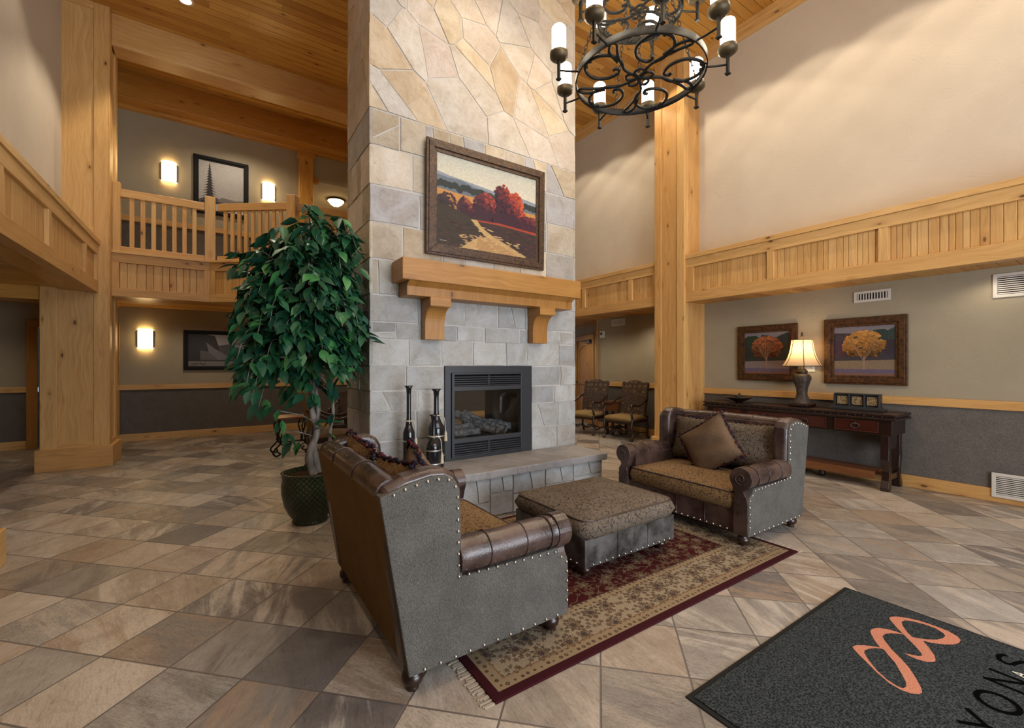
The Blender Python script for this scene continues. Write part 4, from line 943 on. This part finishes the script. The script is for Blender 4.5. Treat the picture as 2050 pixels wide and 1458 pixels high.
# ================================================================== RUG AND MAT
m = Mt('oriental_rug', .95, .1); p = m.obj(); x, y, z = m.xyz(p); HW, HH = 1.375, .95
d = (x.abs()*-1+HW).min(y.abs()*-1+HH)
def rosette(sc, R, pet, rand=.6):
    pos = m.vor(p, sc, 'Position', rand=rand); n = m.n('ShaderNodeVectorMath'); n.operation = 'SUBTRACT'; put(m.t, n.inputs[0], p); put(m.t, n.inputs[1], pos)
    dx, dy, _ = m.xyz(S(m.t, n.outputs[0])); rr = (dx*dx+dy*dy).pw(.5); a = dy._m('ARCTAN2', dx); rad = ((a*pet).cos()*.28+1)*R; return rr/rad
q1 = rosette(6.8, .046, 8); q2 = rosette(21, .014, 5, 1); q3 = rosette(6.0, .036, 7, .8); q4 = rosette(13, .0125, 5, 1)
vin = (m.noise(p, 7, 1, .5)-.5).abs().lt(.013).max((m.noise(m.vadd(p, (3, 1, 0)), 9, 1, .5)-.5).abs().lt(.013))
fld = m.mix(m.noise(p, 160, 2).rng(.3, .7), (.058, .008, .009), (.036, .005, .006))
fld = m.mix(vin*.55, fld, (.15, .11, .06)); fld = m.mix(q3.lt(1)*.9, fld, (.17, .125, .075)); fld = m.mix(q3.lt(.7), fld, (.085, .028, .02)); fld = m.mix(q3.lt(.45), fld, (.17, .14, .09)); fld = m.mix(q4.lt(1)*.8, fld, (.13, .10, .06)); fld = m.mix(q4.lt(.5), fld, (.06, .03, .025))
bor = m.mix(m.noise(p, 160, 2).rng(.3, .7), (.31, .25, .17), (.235, .185, .125)); bor = m.mix(q1.lt(1)*.9, bor, (.055, .045, .035)); bor = m.mix(q1.lt(.72), bor, (.22, .15, .09)); bor = m.mix(q1.lt(.42), bor, (.05, .04, .045)); bor = m.mix(q2.lt(1)*.8, bor, (.09, .055, .035))
gdot = m.vor(p, 26, rand=.25); grd = m.mix(gdot.lt(.30)*gdot.gt(.12), (.25, .185, .11), (.09, .05, .035))
c = m.mix(d.gt(.045), (.040, .007, .010), grd); c = m.mix(d.gt(.105), c, (.20, .11, .06)); c = m.mix(d.gt(.112), c, bor); c = m.mix(d.gt(.335), c, grd); c = m.mix(d.gt(.385), c, (.05, .03, .025)); c = m.mix(d.gt(.392), c, fld)
m.set('Base Color', c); m.bump(m.noise(p, 300, 2), .4, .004); M['rug'] = m.m
rug = thing('area_rug', 'maroon and beige oriental rug under the ottoman and loveseats', 'rug', (2.365, 2.55, 0))
b = MB(); b.box(-HW, HW, -HH, HH, 0, .011); b.build('pile', M['rug'], rug, .003)
random.seed(5)
for s_ in (-1, 1):
    b = MB()
    for k in range(190):
        y = -HH+2*HH*k/189; l = random.uniform(.03, .06); dy = random.uniform(-.012, .012)
        b.box(s_*HW, s_*(HW+l), y+dy-.003, y+dy+.003, .001, .006)
    b.build('fringe', M['rug_fringe'], rug)
mat = thing('entrance_mat', 'dark charcoal entrance mat with copper link logo and black letters', 'mat', (2.55, .35, 0))
m = Mt('charcoal_carpet', .95, .1); p = m.obj(); n1 = m.noise(p, 260, 2, .7); n2 = m.noise(p, 3, 4); m.set('Base Color', m.mix(m.noise(p, 120, 3, .7).rng(.42, .60), (.013, .016, .017), (.058, .066, .069))); m.bump(n1, .6, .004); M['mat'] = m.m
m = Mt('copper_pile', .95, .1); p = m.obj(); m.set('Base Color', m.mix(m.noise(p, 180, 3, .7).rng(.4, .65), (.44, .165, .10), (.60, .27, .175))); m.bump(m.noise(p, 260, 2), .6, .004); M['copper'] = m.m
b = MB(); b.box(-.85, .85, -.95, .826, 0, .006); b.build('rubber_edge', M['black'], mat, .002)
b = MB(); b.box(-.825, .825, -.925, .80, .005, .010); b.build('carpet', M['mat'], mat)
def flat(polys, name, matl, z=.0114):
    b = MB()
    for q in polys:
        n = len(q); ar = sum(q[i][0]*q[(i+1) % n][1]-q[(i+1) % n][0]*q[i][1] for i in range(n))
        if ar < 0: q = q[::-1]
        b.face([b.vert((p[0], p[1], z)) for p in q]); z += .00004
    return b.build(name, matl, mat)
S1 = [(3.177, 0.887), (3.199, 0.887), (3.227, 0.874), (3.264, 0.835), (3.286, 0.784), (3.293, 0.723), (3.288, 0.666), (3.267, 0.628), (3.235, 0.608), (3.194, 0.606), (3.15, 0.62), (3.113, 0.646), (3.079, 0.684), (3.064, 0.716), (3.012, 0.681), (2.96, 0.65), (2.913, 0.634), (2.889, 0.635), (2.861, 0.654), (2.847, 0.687), (2.848, 0.717), (2.855, 0.738), (2.87, 0.711), (2.886, 0.689), (2.902, 0.681), (2.927, 0.691), (2.974, 0.725), (3.045, 0.787), (3.094, 0.829), (3.146, 0.867)]
H1 = [(3.069, 0.739), (3.096, 0.707), (3.137, 0.678), (3.182, 0.664), (3.218, 0.663), (3.241, 0.676), (3.266, 0.714), (3.263, 0.762), (3.247, 0.805), (3.225, 0.829), (3.192, 0.836), (3.148, 0.82), (3.093, 0.787), (3.058, 0.758)]
S2 = [(2.938, 0.901), (2.972, 0.903), (3.01, 0.888), (3.037, 0.857), (3.049, 0.822), (3.055, 0.786), (3.043, 0.799), (3.008, 0.831), (2.974, 0.847), (2.938, 0.849), (2.904, 0.831), (2.842, 0.785), (2.787, 0.732), (2.736, 0.689), (2.668, 0.647), (2.612, 0.617), (2.576, 0.605), (2.552, 0.609), (2.529, 0.63), (2.519, 0.661), (2.529, 0.706), (2.568, 0.761), (2.618, 0.819), (2.657, 0.864), (2.684, 0.891), (2.7, 0.902), (2.731, 0.896), (2.764, 0.873), (2.791, 0.844), (2.81, 0.821), (2.854, 0.855), (2.902, 0.884)]
H2 = [(2.804, 0.813), (2.782, 0.833), (2.751, 0.848), (2.716, 0.856), (2.691, 0.85), (2.639, 0.814), (2.585, 0.766), (2.549, 0.719), (2.535, 0.68), (2.538, 0.66), (2.565, 0.656), (2.597, 0.664), (2.648, 0.692), (2.725, 0.738), (2.771, 0.778), (2.803, 0.802)]
lo = lambda P: [(p[0]-2.55, p[1]-.35) for p in P]
from mathutils.geometry import tessellate_polygon
for S_, H_ in ((S1, H1), (S2, H2)):
    P_ = [Vector((*p, 0)) for p in lo(S_)]; Q_ = [Vector((*p, 0)) for p in lo(H_)]; A_ = P_+Q_; b = MB()
    ids = [b.vert((p.x, p.y, .0114)) for p in A_]
    for t3 in tessellate_polygon([P_, Q_]):
        a, c_, d_ = [A_[k] for k in t3]; nz = (c_-a).cross(d_-a).z
        b.face([ids[k] for k in (t3 if nz > 0 else t3[::-1])])
    b.build('logo_link', M['copper'], mat)
M['ink'] = Mt('black_pile', 1, 0, 0, (.003, .003, .003)).m
def ribbon(pts, w):
    out = []; n = len(pts)
    for i in range(n-1):
        (x0, y0), (x1, y1) = pts[i], pts[i+1]; l = hypot(x1-x0, y1-y0) or 1; dx, dy = (x1-x0)/l*w*.35, (y1-y0)/l*w*.35; nx, ny = -(y1-y0)/l*w/2, (x1-x0)/l*w/2
        out.append([(x0-dx+nx, y0-dy+ny), (x0-dx-nx, y0-dy-ny), (x1+dx-nx, y1+dy-ny), (x1+dx+nx, y1+dy+ny)])
    return out
GL = {'C': [[(.5+.48*cos(a), .5+.5*sin(a)) for a in [radians(45+10*k) for k in range(28)]]], 'A': [[(0, 0), (.5, 1), (1, 0)], [(.22, .35), (.78, .35)]], 'N': [[(.05, 0), (.05, 1), (.95, 0), (.95, 1)]],
      'Y': [[(0, 1), (.5, .48), (1, 1)], [(.5, .5), (.5, 0)]], 'O': [[(.5+.55*cos(a), .5+.5*sin(a)) for a in [radians(12*k) for k in range(31)]]],
      'S': [[(.85, .86), (.68, .97), (.45, 1), (.2, .92), (.12, .74), (.22, .6), (.5, .52), (.78, .42), (.88, .26), (.78, .08), (.5, 0), (.25, .03), (.08, .16)]]}
for k, chh in enumerate('CANYONS'):
    cx_ = -.66+.22*k; s_ = .125
    pol = []
    for stp in GL[chh]: pol += ribbon([(cx_+(p[0]-.5)*s_*.95, -.005+p[1]*s_) for p in stp], .019)
    flat(pol, 'letter', M['ink'])
flat(sum([ribbon([(.55+(p[0]-.5)*.035, .018+p[1]*.04) for p in stp], .006) for stp in GL['A']], []), 'letter', M['white_plastic'], .0135)
# ================================================================== CONSOLE TABLE AND WHAT STANDS ON IT
ct = thing('console_table', 'long dark mahogany console table with ring-pull drawers against the right wall', 'console table', (6.58, 2.88, 0))
b = MB(); Wd, Ly = .255, 1.18
b.box(-Wd, Wd, -Ly, Ly, .862, .888); b.box(-Wd+.015, Wd, -Ly+.015, Ly-.015, .842, .864); b.box(-Wd-.005, Wd, -Ly, Ly, .815, .842)
b.build('table_top', M['oak_top'] if 'oak_top' in M else M['walnut'], ct, .006)
b = MB(); studs(b, [(-Wd+.012, -Ly+.05, .853), (-Wd+.012, Ly-.05, .853)], .085, .010); b.build('nailhead_trim', M['black_metal'], ct)
b = MB(); b.box(-Wd+.035, Wd-.02, -Ly+.05, Ly-.05, .64, .816); b.build('apron', M['walnut'], ct, .004)
dr = [(-1.01, -.575, 1), (-.485, .50, 2), (.59, 1.02, 1)]
for a, c, nh in dr:
    b = MB(); b.box(-Wd+.018, -Wd+.04, a, c, .662, .80); b.box(-Wd+.012, -Wd+.03, a, c, .788, .80); b.box(-Wd+.012, -Wd+.03, a, c, .662, .674); b.box(-Wd+.012, -Wd+.03, a, a+.012, .662, .80); b.box(-Wd+.012, -Wd+.03, c-.012, c, .662, .80)
    d = b.build('drawer', M['red_wood'], ct, .003)
    for h in range(nh):
        y = (a+c)/2 if nh == 1 else a+(c-a)*(.24+.52*h)
        b = MB(); b.tube([(-Wd-.004, y+.042*cos(t), .728+.028*sin(t)) for t in [2*pi*k/18 for k in range(18)]], .0065, 6, closed=True); b.ball((-Wd+.005, y, .758), .012, 6, 4); b.build('ring_pull', M['black_metal'], d)
for s_ in (-1, 1):
    y = s_*(Ly-.115)
    for x, k in ((-Wd+.075, -1), (Wd-.075, 1)):
        pr = [(-.035, .64), (.035, .64), (.035, .50), (.045, .42), (.05, .36), (.02, .30), (.005, .22), (.02, .12), (.06, .04), (.055, 0), (-.015, 0), (-.03, .05), (-.05, .16), (-.055, .24), (-.04, .31), (-.025, .38), (-.035, .5)]
        b = MB(); b.prism([(x-k*p[0]*-1, p[1]) for p in pr], y-.04, y+.04, 1); b.build('leg', M['walnut'], ct, .008)
    b = MB(); b.prism([(x, z) for x, z in [(-.16, .64), (.16, .64), (.16, .52), (.05, .47), (-.05, .47), (-.16, .52)]], y-.02, y+.02, 1); b.box(-.15, .15, y-.025, y+.025, .12, .19); b.build('end_stretcher', M['walnut'], ct, .005)
b = MB()
b.box(-.15, .15, -Ly+.23, Ly-.23, .17, .20); b.box(-.165, -.145, -Ly+.23, Ly-.23, .11, .20); b.box(.145, .165, -Ly+.23, Ly-.23, .11, .20)
b.build('lower_shelf', M['oak_table'], ct, .004)
b = MB(); b.lathe([(0, 0), (.035, .01), (.04, .05), (.03, .10), (.05, .12)], 12, 0, -.35); b.lathe([(0, 0), (.035, .01), (.04, .05), (.03, .10), (.05, .12)], 12, 0, .45); b.build('centre_foot', M['walnut'], ct)
# table lamp
tl = thing('table_lamp', 'lit table lamp with bell shade and dark carved urn base on the console', 'lamp', (6.60, 2.775, .8905))
m = Mt('carved_urn', .35, .5, .2); p = m.obj(); n1 = m.noise(p, 45, 3, .6, dist=2); m.set('Base Color', m.mix(n1.rng(.45, .55), (.022, .018, .016), (.085, .06, .045))); m.bump(n1, .8, .008); M['urn'] = m.m
b = MB(); b.box(-.125, .125, -.125, .125, 0, .045); b.build('plinth', M['walnut'], tl, .012)
b = MB(); b.lathe([(.105, .045), (.098, .07), (.075, .11), (.06, .17), (.065, .24), (.088, .32), (.105, .37), (.104, .40), (.085, .43), (.055, .445)], 24, sq=.35); b.build('urn', M['urn'], tl)
b = MB(); b.lathe([(.055, .445), (.065, .455), (.065, .485), (.045, .495), (.05, .505), (.02, .515), (.012, .60)], 20); b.build('collar', M['bronze'], tl)
m = Mt('lamp_shade_silk', .8, .2, 0, (.75, .6, .42)); p = m.obj(); x, y, z = m.xyz(p); m.set('Emission Color', (1, .60, .30)); m.set('Emission Strength', 1.1); m.set('Transmission Weight', 0.0)
# thin fabric: light from the bulb inside passes through
t_ = m.t; tb = m.n('ShaderNodeBsdfTranslucent'); tb.inputs[0].default_value = (.85, .62, .36, 1); df = m.n('ShaderNodeBsdfDiffuse'); df.inputs[0].default_value = (.72, .58, .42, 1); mx = m.n('ShaderNodeMixShader'); mx.inputs[0].default_value = .6
t_.links.new(df.outputs[0], mx.inputs[1]); t_.links.new(tb.outputs[0], mx.inputs[2]); t_.links.new(mx.outputs[0], t_.nodes['Material Output'].inputs[0]); M['silk'] = m.m
prof = [(.225, .545), (.205, .575), (.175, .63), (.15, .70), (.132, .78), (.122, .86), (.118, .90)]
b = MB(); b.lathe(prof, 32, sq=.25); sh = b.build('shade', M['silk'], tl)
b = MB()
for k in range(6):
    a = 2*pi*k/6+.5; q = 1/max(abs(cos(a)), abs(sin(a)))**.25; b.tube([(cos(a)*(R+.002)*q, sin(a)*(R+.002)*q, z) for R, z in prof], .0045, 5)
for R, z in (prof[0], prof[-1]): b.tube([(cos(a)*(R+.001)/max(abs(cos(a)), abs(sin(a)))**.25, sin(a)*(R+.001)/max(abs(cos(a)), abs(sin(a)))**.25, z) for a in [2*pi*k/32 for k in range(32)]], .0055, 5, closed=True)
b.build('shade_trim', M['bronze'], tl)
b = MB(); b.tube([(0, 0, .60), (0, 0, .95)], .006, 6); b.lathe([(0, .93), (.015, .94), (.02, .955), (.008, .97), (.016, .985), (0, 1.01)], 12); b.build('finial', M['bronze'], tl)
b = MB(); b.ball((0, 0, .70), .032, 10, 8); b.build('bulb', emit('lit_bulb', (1, .74, .42), 14), tl)
l = bpy.data.lights.new('table_lamp_bulb', 'POINT'); l.energy = 9; l.color = (1, .70, .40); l.shadow_soft_size = .06; o = bpy.data.objects.new('table_lamp_bulb', l); COL.objects.link(o); o.location = (6.60, 2.775, 1.66)
# bowl
bw = thing('decorative_bowl', 'shallow bronze bowl with a small bird figure on the console table', 'bowl', (6.56, 3.62, .8905))
b = MB(); b.lathe([(.05, 0), (.055, .012), (.11, .03), (.17, .062), (.205, .075), (.20, .082), (.16, .07), (.10, .042), (0, .03)], 28); b.build('dish', M['bronze2'] if 'bronze2' in M else M['dark_wood'], bw)
b = MB(); b.ball((.0, .02, .085), .022, 8, 6, sc=(1, 1.7, 1)); b.ball((0, -.01, .125), .014, 8, 6); b.tube([(0, 0, .03), (0, .005, .12)], .009, 6); b.tube([(0, .04, .09), (0, .085, .10)], [.012, .004], 6); b.build('bird_figure', M['black_metal'], bw)
# decorative box row
dbx = thing('display_box', 'black wooden display stand with three gilt relief panels on the console', 'ornament', (6.62, 2.16, .8905))
b = MB(); b.box(-.06, .06, -.28, .28, 0, .03); b.box(-.05, .05, -.25, .25, .03, .045); b.box(-.045, .045, -.235, .235, .19, .205)
for y in (-.235, -.09, .065, .22): b.box(-.045, .045, y, y+.02, .045, .19, g=2)
b.box(-.0, .02, -.23, .23, .045, .19); b.build('case', M['black_metal'], dbx, .004)
m = Mt('gilt_relief', .5, .5, .3); n1 = m.noise(m.obj(), 60, 4, .7, dist=1.5); m.set('Base Color', m.mix(n1.rng(.42, .58), (.06, .035, .015), (.50, .36, .18))); m.bump(n1, .8, .006); M['gilt'] = m.m
for y0, y1 in ((-.205, -.10), (-.055, .055), (.095, .21)):
    b = MB(); b.box(-.018, 0, y0, y1, .065, .17); b.build('relief_panel', M['gilt'], dbx, .003)
# ================================================================== BOTTLE VASES
def bottle(label, loc, hgt, rb, rn, zs, tass=True):
    t = thing('bottle_vase', label, 'vase', loc, 0, 'black bottle vases on the hearth'); b = MB()
    zb = hgt*zs
    b.lathe([(0, 0), (rb*.92, 0), (rb, .012), (rb, zb*.8), (rb*.97, zb*.92), (rb*.6, zb*1.05), (rn*1.3, zb*1.15), (rn, zb*1.28), (rn, hgt*.9), (rn*1.25, hgt*.97), (rn*2.1, hgt), (rn*1.5, hgt-.004), (rn*.7, hgt*.9)], 24); b.build('body', M['gloss_black'], t)
    for z in (zb*.70, zb*.25): b = MB(); b.lathe([(rb+.001, z), (rb+.004, z+.002), (rb+.004, z+.011), (rb+.001, z+.013)], 24); b.build('pewter_band', M['pewter'], t)
    b = MB(); zc = zb*1.18; b.tube([(rn*1.6*cos(a), rn*1.6*sin(a), zc) for a in [2*pi*k/12 for k in range(12)]], .006, 5, closed=True)
    b.tube(bez([(rn*1.6, -rn, zc), (rb*.75, -rb*.72, zc-.03), (rb*.95, -rb*.62, zc-.13), (rb*.95, -rb*.62, zc-.16)], 5), .005, 5); b.tube([(rb*.95, -rb*.62, zc-.15), (rb*.98, -rb*.64, zc-.17), (rb*.98, -rb*.64, zc-.25)], [.008, .014, .018], 7)
    b.build('tassel_cord', M['cord'], t); return t
M['pewter'] = Mt('pewter_band', .4, .5, .9, (.5, .5, .48)).m
bottle('slender black bottle vase farthest from the firebox on the hearth', (1.50, 3.96, .457), .80, .055, .020, .50)
bottle('tall wide black bottle vase beside the firebox', (1.79, 3.99, .457), .76, .078, .024, .56)
bottle('short round black bottle vase standing in front of the two taller ones', (1.69, 3.83, .457), .53, .068, .020, .52)
# ================================================================== ARMCHAIRS
def armchair(label, loc, ang, fab, seatm, group, low=1.12, W=.29):
    """local +x is the front"""
    t = thing('carved_armchair', label, 'armchair', loc, ang, group)
    b = MB(); cushion(b, .02, 0, .36, .455, .27, W-.015, r=.04, crown=.035, seed=1); b.build('seat', seatm, t)
    top = [(-W+.02, .44), (-W+.02, low-.05), (-W+.04, low-.03), (-.18, low-.045), (-.1, low-.01), (0, low+.008), (.1, low-.01), (.18, low-.045), (W-.04, low-.03), (W-.02, low-.05), (W-.02, .44)]
    b = MB(); b.M = Matrix.Translation((-.24, 0, .44)) @ Matrix.Rotation(radians(-11), 4, 'Y') @ Matrix.Translation((0, 0, -.44)); b.prism(top, -.035, .04, 0); b.build('backrest', fab, t, .025, seg=3)
    for s_ in (-1, 1):
        y = s_*W
        b = MB(); b.tube(bez([(.24, y, 0), (.27, y, .03), (.23, y, .08), (.21, y, .16), (.26, y, .24), (.25, y, .34), (.23, y, .42), (.26, y, .52), (.22, y, .60), (.22, y, .665)], 5), [.028, .03, .024, .021, .026, .028, .024, .021, .026, .022]+[.022]*36, 8); b.build('leg', M['dark_wood'], t)
        b = MB(); b.tube(bez([(-.27, y, .46), (-.27, y, .3), (-.28, y, .1), (-.33, y, 0)], 5), .022, 8); b.build('leg', M['dark_wood'], t)
        b = MB(); b.tube(bez([(-.30, s_*(W-.03), .80), (-.18, y, .76), (-.03, y*1.03, .68), (.12, y*1.03, .665), (.24, y*1.05, .69), (.29, y*1.05, .675), (.28, y*1.05, .635), (.25, y*1.04, .65)], 5), .021, 8); b.build('armrest', M['dark_wood'], t)
        b = MB(); b.box(-.27, .24, y-.015, y+.015, .33, .39); b.build('side_rail', M['dark_wood'], t, .004)
    b = MB(); b.box(.225, .255, -W, W, .32, .39)
    b.tube(bez([(.23, -W, .17), (.23, -.2, .22), (.23, -.1, .15), (.23, 0, .20), (.23, .1, .15), (.23, .2, .22), (.23, W, .17)], 5), .016, 6); b.tube(bez([(0, -W, .13), (0, -.15, .17), (0, 0, .12), (0, .15, .17), (0, W, .13)], 5), .014, 6)
    for s_ in (-1, 1): b.tube(bez([(.23, s_*W, .15), (.1, s_*W, .11), (-.05, s_*W, .14), (-.28, s_*W, .12)], 5), .015, 6)
    b.build('stretcher', M['dark_wood'], t, 0)
    return t
armchair('tapestry armchair nearer the wooden post in the right recess', (6.73, 6.0, 0), atan2(-.12, -.99), M['tapestry'], M['gold_fabric'], 'tapestry armchairs', low=1.15, W=.32)
armchair('tapestry armchair half hidden behind the right corner of the chimney', (6.62, 6.95, 0), atan2(-.2, -.98), M['tapestry'], M['gold_fabric'], 'tapestry armchairs', low=1.15, W=.32)
armchair('tan armchair behind the potted tree facing the chimney', (1.42, 7.0, 0), radians(-12), M['suede_back'], M['suede'], 'armchairs behind the chimney')
armchair('dark leather armchair farthest back beside the chimney', (2.02, 8.2, 0), radians(-115), M['leather'], M['leather'], 'armchairs behind the chimney', low=1.0)
t = thing('side_table', 'small chestnut side table between the two tapestry armchairs', 'side table', (6.98, 6.47, 0))
b = MB(); b.box(-.22, .22, -.125, .125, .67, .70); b.build('table_top', M['oak_table'], t, .008); b = MB(); b.box(-.20, .20, -.11, .11, .50, .67); b.build('apron', M['oak_table'], t, .004)
for x in (-.2, .2):
    for y in (-.09, .09): b = MB(); b.box(x-.02, x+.02, y-.02, y+.02, 0, .50, g=2); b.build('leg', M['dark_wood'], t, .004)
b = MB(); b.box(-.2, .2, -.1, .1, .14, .165); b.build('lower_shelf', M['dark_wood'], t, .004)
t = thing('scroll_table', 'small wood-topped table with black scrolled iron legs left of the tree', 'side table', (1.02, 7.90, 0))
b = MB(); b.box(-.24, .30, -.26, .26, .60, .63); b.build('table_top', M['oak_table'], t, .006)
for sx in (-1, 1):
    for sy in (-1, 1):
        x, y = sx*.18, sy*.18; b = MB()
        b.tube(bez([(x, y, .60), (x+sx*.05, y, .48), (x+sx*.02, y, .34), (x-sx*.01, y, .24), (x+sx*.05, y, .16), (x+sx*.10, y, .09), (x+sx*.06, y, .03), (x+sx*.0, y, .06), (x+sx*.04, y, .10)], 6), .013, 7)
        b.tube(bez([(x, y, .60), (x-sx*.05, y, .48), (x-sx*.02, y, .34), (x+sx*.01, y, .24), (x-sx*.04, y, .19)], 6), .011, 7); b.build('leg', M['iron'], t)
b = MB(); b.tube([(-.18, -.18, .24), (.18, .18, .20)], .009, 6); b.tube([(.18, -.18, .24), (-.18, .18, .20)], .009, 6); b.build('cross_brace', M['iron'], t)
# ================================================================== POTTED TREE
tr = thing('potted_ficus', 'tall leafy artificial ficus tree in a green glazed pot beside the chimney', 'potted tree', (.735, 4.46, 0))
b = MB(); b.lathe([(0, 0), (.15, 0), (.155, .02), (.145, .035), (.18, .08), (.222, .17), (.242, .27), (.245, .36), (.235, .405), (.24, .42), (.24, .455), (.25, .465), (.225, .468), (.218, .42), (0, .41)], 40)
b.build('pot', M['pot'], tr)
b = MB(); b.lathe([(0, .438), (.1, .44), (.218, .425)], 20); b.build('soil', M['soil'], tr)
random.seed(12)
stems = [[(.02, -.03, .42), (-.02, -.05, .62), (.05, -.03, .82), (.01, .0, 1.05), (.03, .02, 1.3), (.0, .02, 1.6), (.05, .0, 2.0)], [(.08, .02, .42), (.04, .0, .62), (.02, .03, .8), (.07, .02, 1.0), (.05, .0, 1.2), (.1, .02, 1.45), (.12, .06, 1.8)], [(.15, -.09, .42), (.17, -.11, .62), (.15, -.09, .8), (.18, -.10, 1.0), (.17, -.09, 1.2), (.2, -.06, 1.5), (.24, -.02, 1.8)]]
for k, s_ in enumerate(stems):
    b = MB(); P = bez(s_, 6); r0 = (.036, .030, .020)[k]; b.tube(P, [r0*(1-.5*i/len(P))*(1+.10*sin(i*1.7)) for i in range(len(P))], 10); b.build('trunk', M['bark'], tr)
RT = random.Random(33); br = MB(); lf = MB()
def leaf(p, d, L, roll):
    d = Vector(d).normalized(); s_ = d.cross(Vector((0, 0, 1))); s_ = s_.normalized() if s_.length > .1 else Vector((1, 0, 0)); up = s_.cross(d)
    s2 = s_*cos(roll)+up*sin(roll); u2 = s2.cross(d); w = L*.27; r = RT.random(); P = Vector(p)
    pts = [(0, 0, 0), (.22, .75, .06), (.48, 1, .08), (.78, .55, .02), (1.06, 0, -.10)]
    mid = [lf.vert(P+d*(L*t)-u2*(L*.10*t*t)) for t, _, _ in pts]
    a = [lf.vert(P+d*(L*t)+s2*(w*q)+u2*(w*.28*q-L*.10*t*t)) for t, q, h in pts[1:4]]; c = [lf.vert(P+d*(L*t)-s2*(w*q)+u2*(w*.28*q-L*.10*t*t)) for t, q, h in pts[1:4]]
    T = [q[0] for q in pts]
    for S_, sg in ((a, 1), (c, 0)):
        v1 = 1 if sg else 0
        fs = [([mid[0], mid[1], S_[0]], [(0, .5), (T[1], .5), (T[1], v1)]), ([mid[1], mid[2], S_[1], S_[0]], [(T[1], .5), (T[2], .5), (T[2], v1), (T[1], v1)]), ([mid[2], mid[3], S_[2], S_[1]], [(T[2], .5), (T[3], .5), (T[3], v1), (T[2], v1)]), ([mid[3], mid[4], S_[2]], [(T[3], .5), (T[4], .5), (T[3], v1)])]
        for idx, uv in fs: lf.face(idx if sg else idx[::-1], uv if sg else uv[::-1], r, (0, 0, 0), True)
cen = Vector((-.03, -.06, 1.96)); nb = 0
def inside(w): return w[0]+.735 > X0-.03 and w[1]+4.46 > Y0c-.03
def crown_ok(p):
    z = p.z; rz = (z-1.96)/(.93 if z > 1.96 else .90); rr = .69*sqrt(max(0, 1-rz*rz))*(1.0 if z > 1.5 else .95)
    return hypot(p.x+.03, p.y+.06) <= rr
while nb < 100:
    a = RT.random()*2*pi; z0 = RT.uniform(1.15, 2.2); s0 = RT.choice(stems); base = Vector((s0[4][0], s0[4][1], z0)); rr = RT.uniform(.2, .52); zt = z0+RT.uniform(.05, .55)
    tip = Vector((cos(a)*rr-.03, sin(a)*rr*.95-.06, min(zt, 2.86-rr*.5)))
    if z0 > 1.95 and rr < .4: tip.z = RT.uniform(2.5, 2.86)
    end = tip+Vector((cos(a)*.10, sin(a)*.10, -RT.uniform(.12, .38)))
    if inside(tip) or inside(end): continue
    nb += 1; P = bez([base, (base+tip)*.5+Vector((0, 0, .10)), tip, end], 6); br.tube(P, [.007*(1-.6*i/len(P)) for i in range(len(P))], 5)
    for i in range(4, len(P)):
        for q in range(RT.choice((1, 1, 2))):
            p = P[i]+Vector((RT.uniform(-.04, .04), RT.uniform(-.04, .04), RT.uniform(-.03, .03))); b2 = a+RT.uniform(-1.5, 1.5); d = Vector((cos(b2), sin(b2), RT.uniform(-1.6, .05)))
            if inside(p+d.normalized()*.14): continue
            leaf(p, d, RT.uniform(.115, .17), RT.uniform(-.6, .6))
# outer shell of hanging leaves for a full crown
n = 0
while n < 520:
    a = RT.random()*2*pi; u = RT.uniform(-1, 1); k = RT.uniform(.72, 1.0); h = sqrt(1-u*u)
    p = Vector((.0+.50*k*h*cos(a), -.02+.52*k*h*sin(a), 1.97+u*k*(.90 if u > 0 else .84)))
    if u < -.55 and RT.random() < .55: continue
    b2 = a+RT.uniform(-1.0, 1.0); d = Vector((cos(b2)*.8, sin(b2)*.8, RT.uniform(-1.8, -.1)))
    if inside(p) or inside(p+d.normalized()*.15): continue
    leaf(p, d, RT.uniform(.125, .185), RT.uniform(-.7, .7)); n += 1
for p in ((-.28, -.22, .98), (-.30, -.18, 1.08), (-.22, -.22, .86), (-.18, -.2, .80), (-.10, -.22, .78), (.14, -.12, .92), (.10, -.12, .86), (.17, -.08, .98), (.02, -.16, 1.1), (-.34, -.1, 1.12), (-.05, -.15, .95)):
    for q in range(2): leaf(Vector(p)+Vector((RT.uniform(-.03, .03), RT.uniform(-.03, .03), RT.uniform(-.03, .03))), (RT.uniform(-.9, .5), RT.uniform(-.7, 0), RT.uniform(-1, .1)), RT.uniform(.11, .15), RT.uniform(-.6, .6))
for q in ([(.03, 0, .92), (-.10, -.12, 1.0), (-.30, -.2, 1.06)], [(.03, 0, .78), (-.08, -.15, .84), (-.2, -.2, .88)], [(.1, .02, .8), (.12, -.08, .9), (.15, -.1, .94)]): br.tube(bez(q, 4), .006, 5)
br.build('branches', M['bark'], tr); lf.build('foliage', M['leaf'], tr)
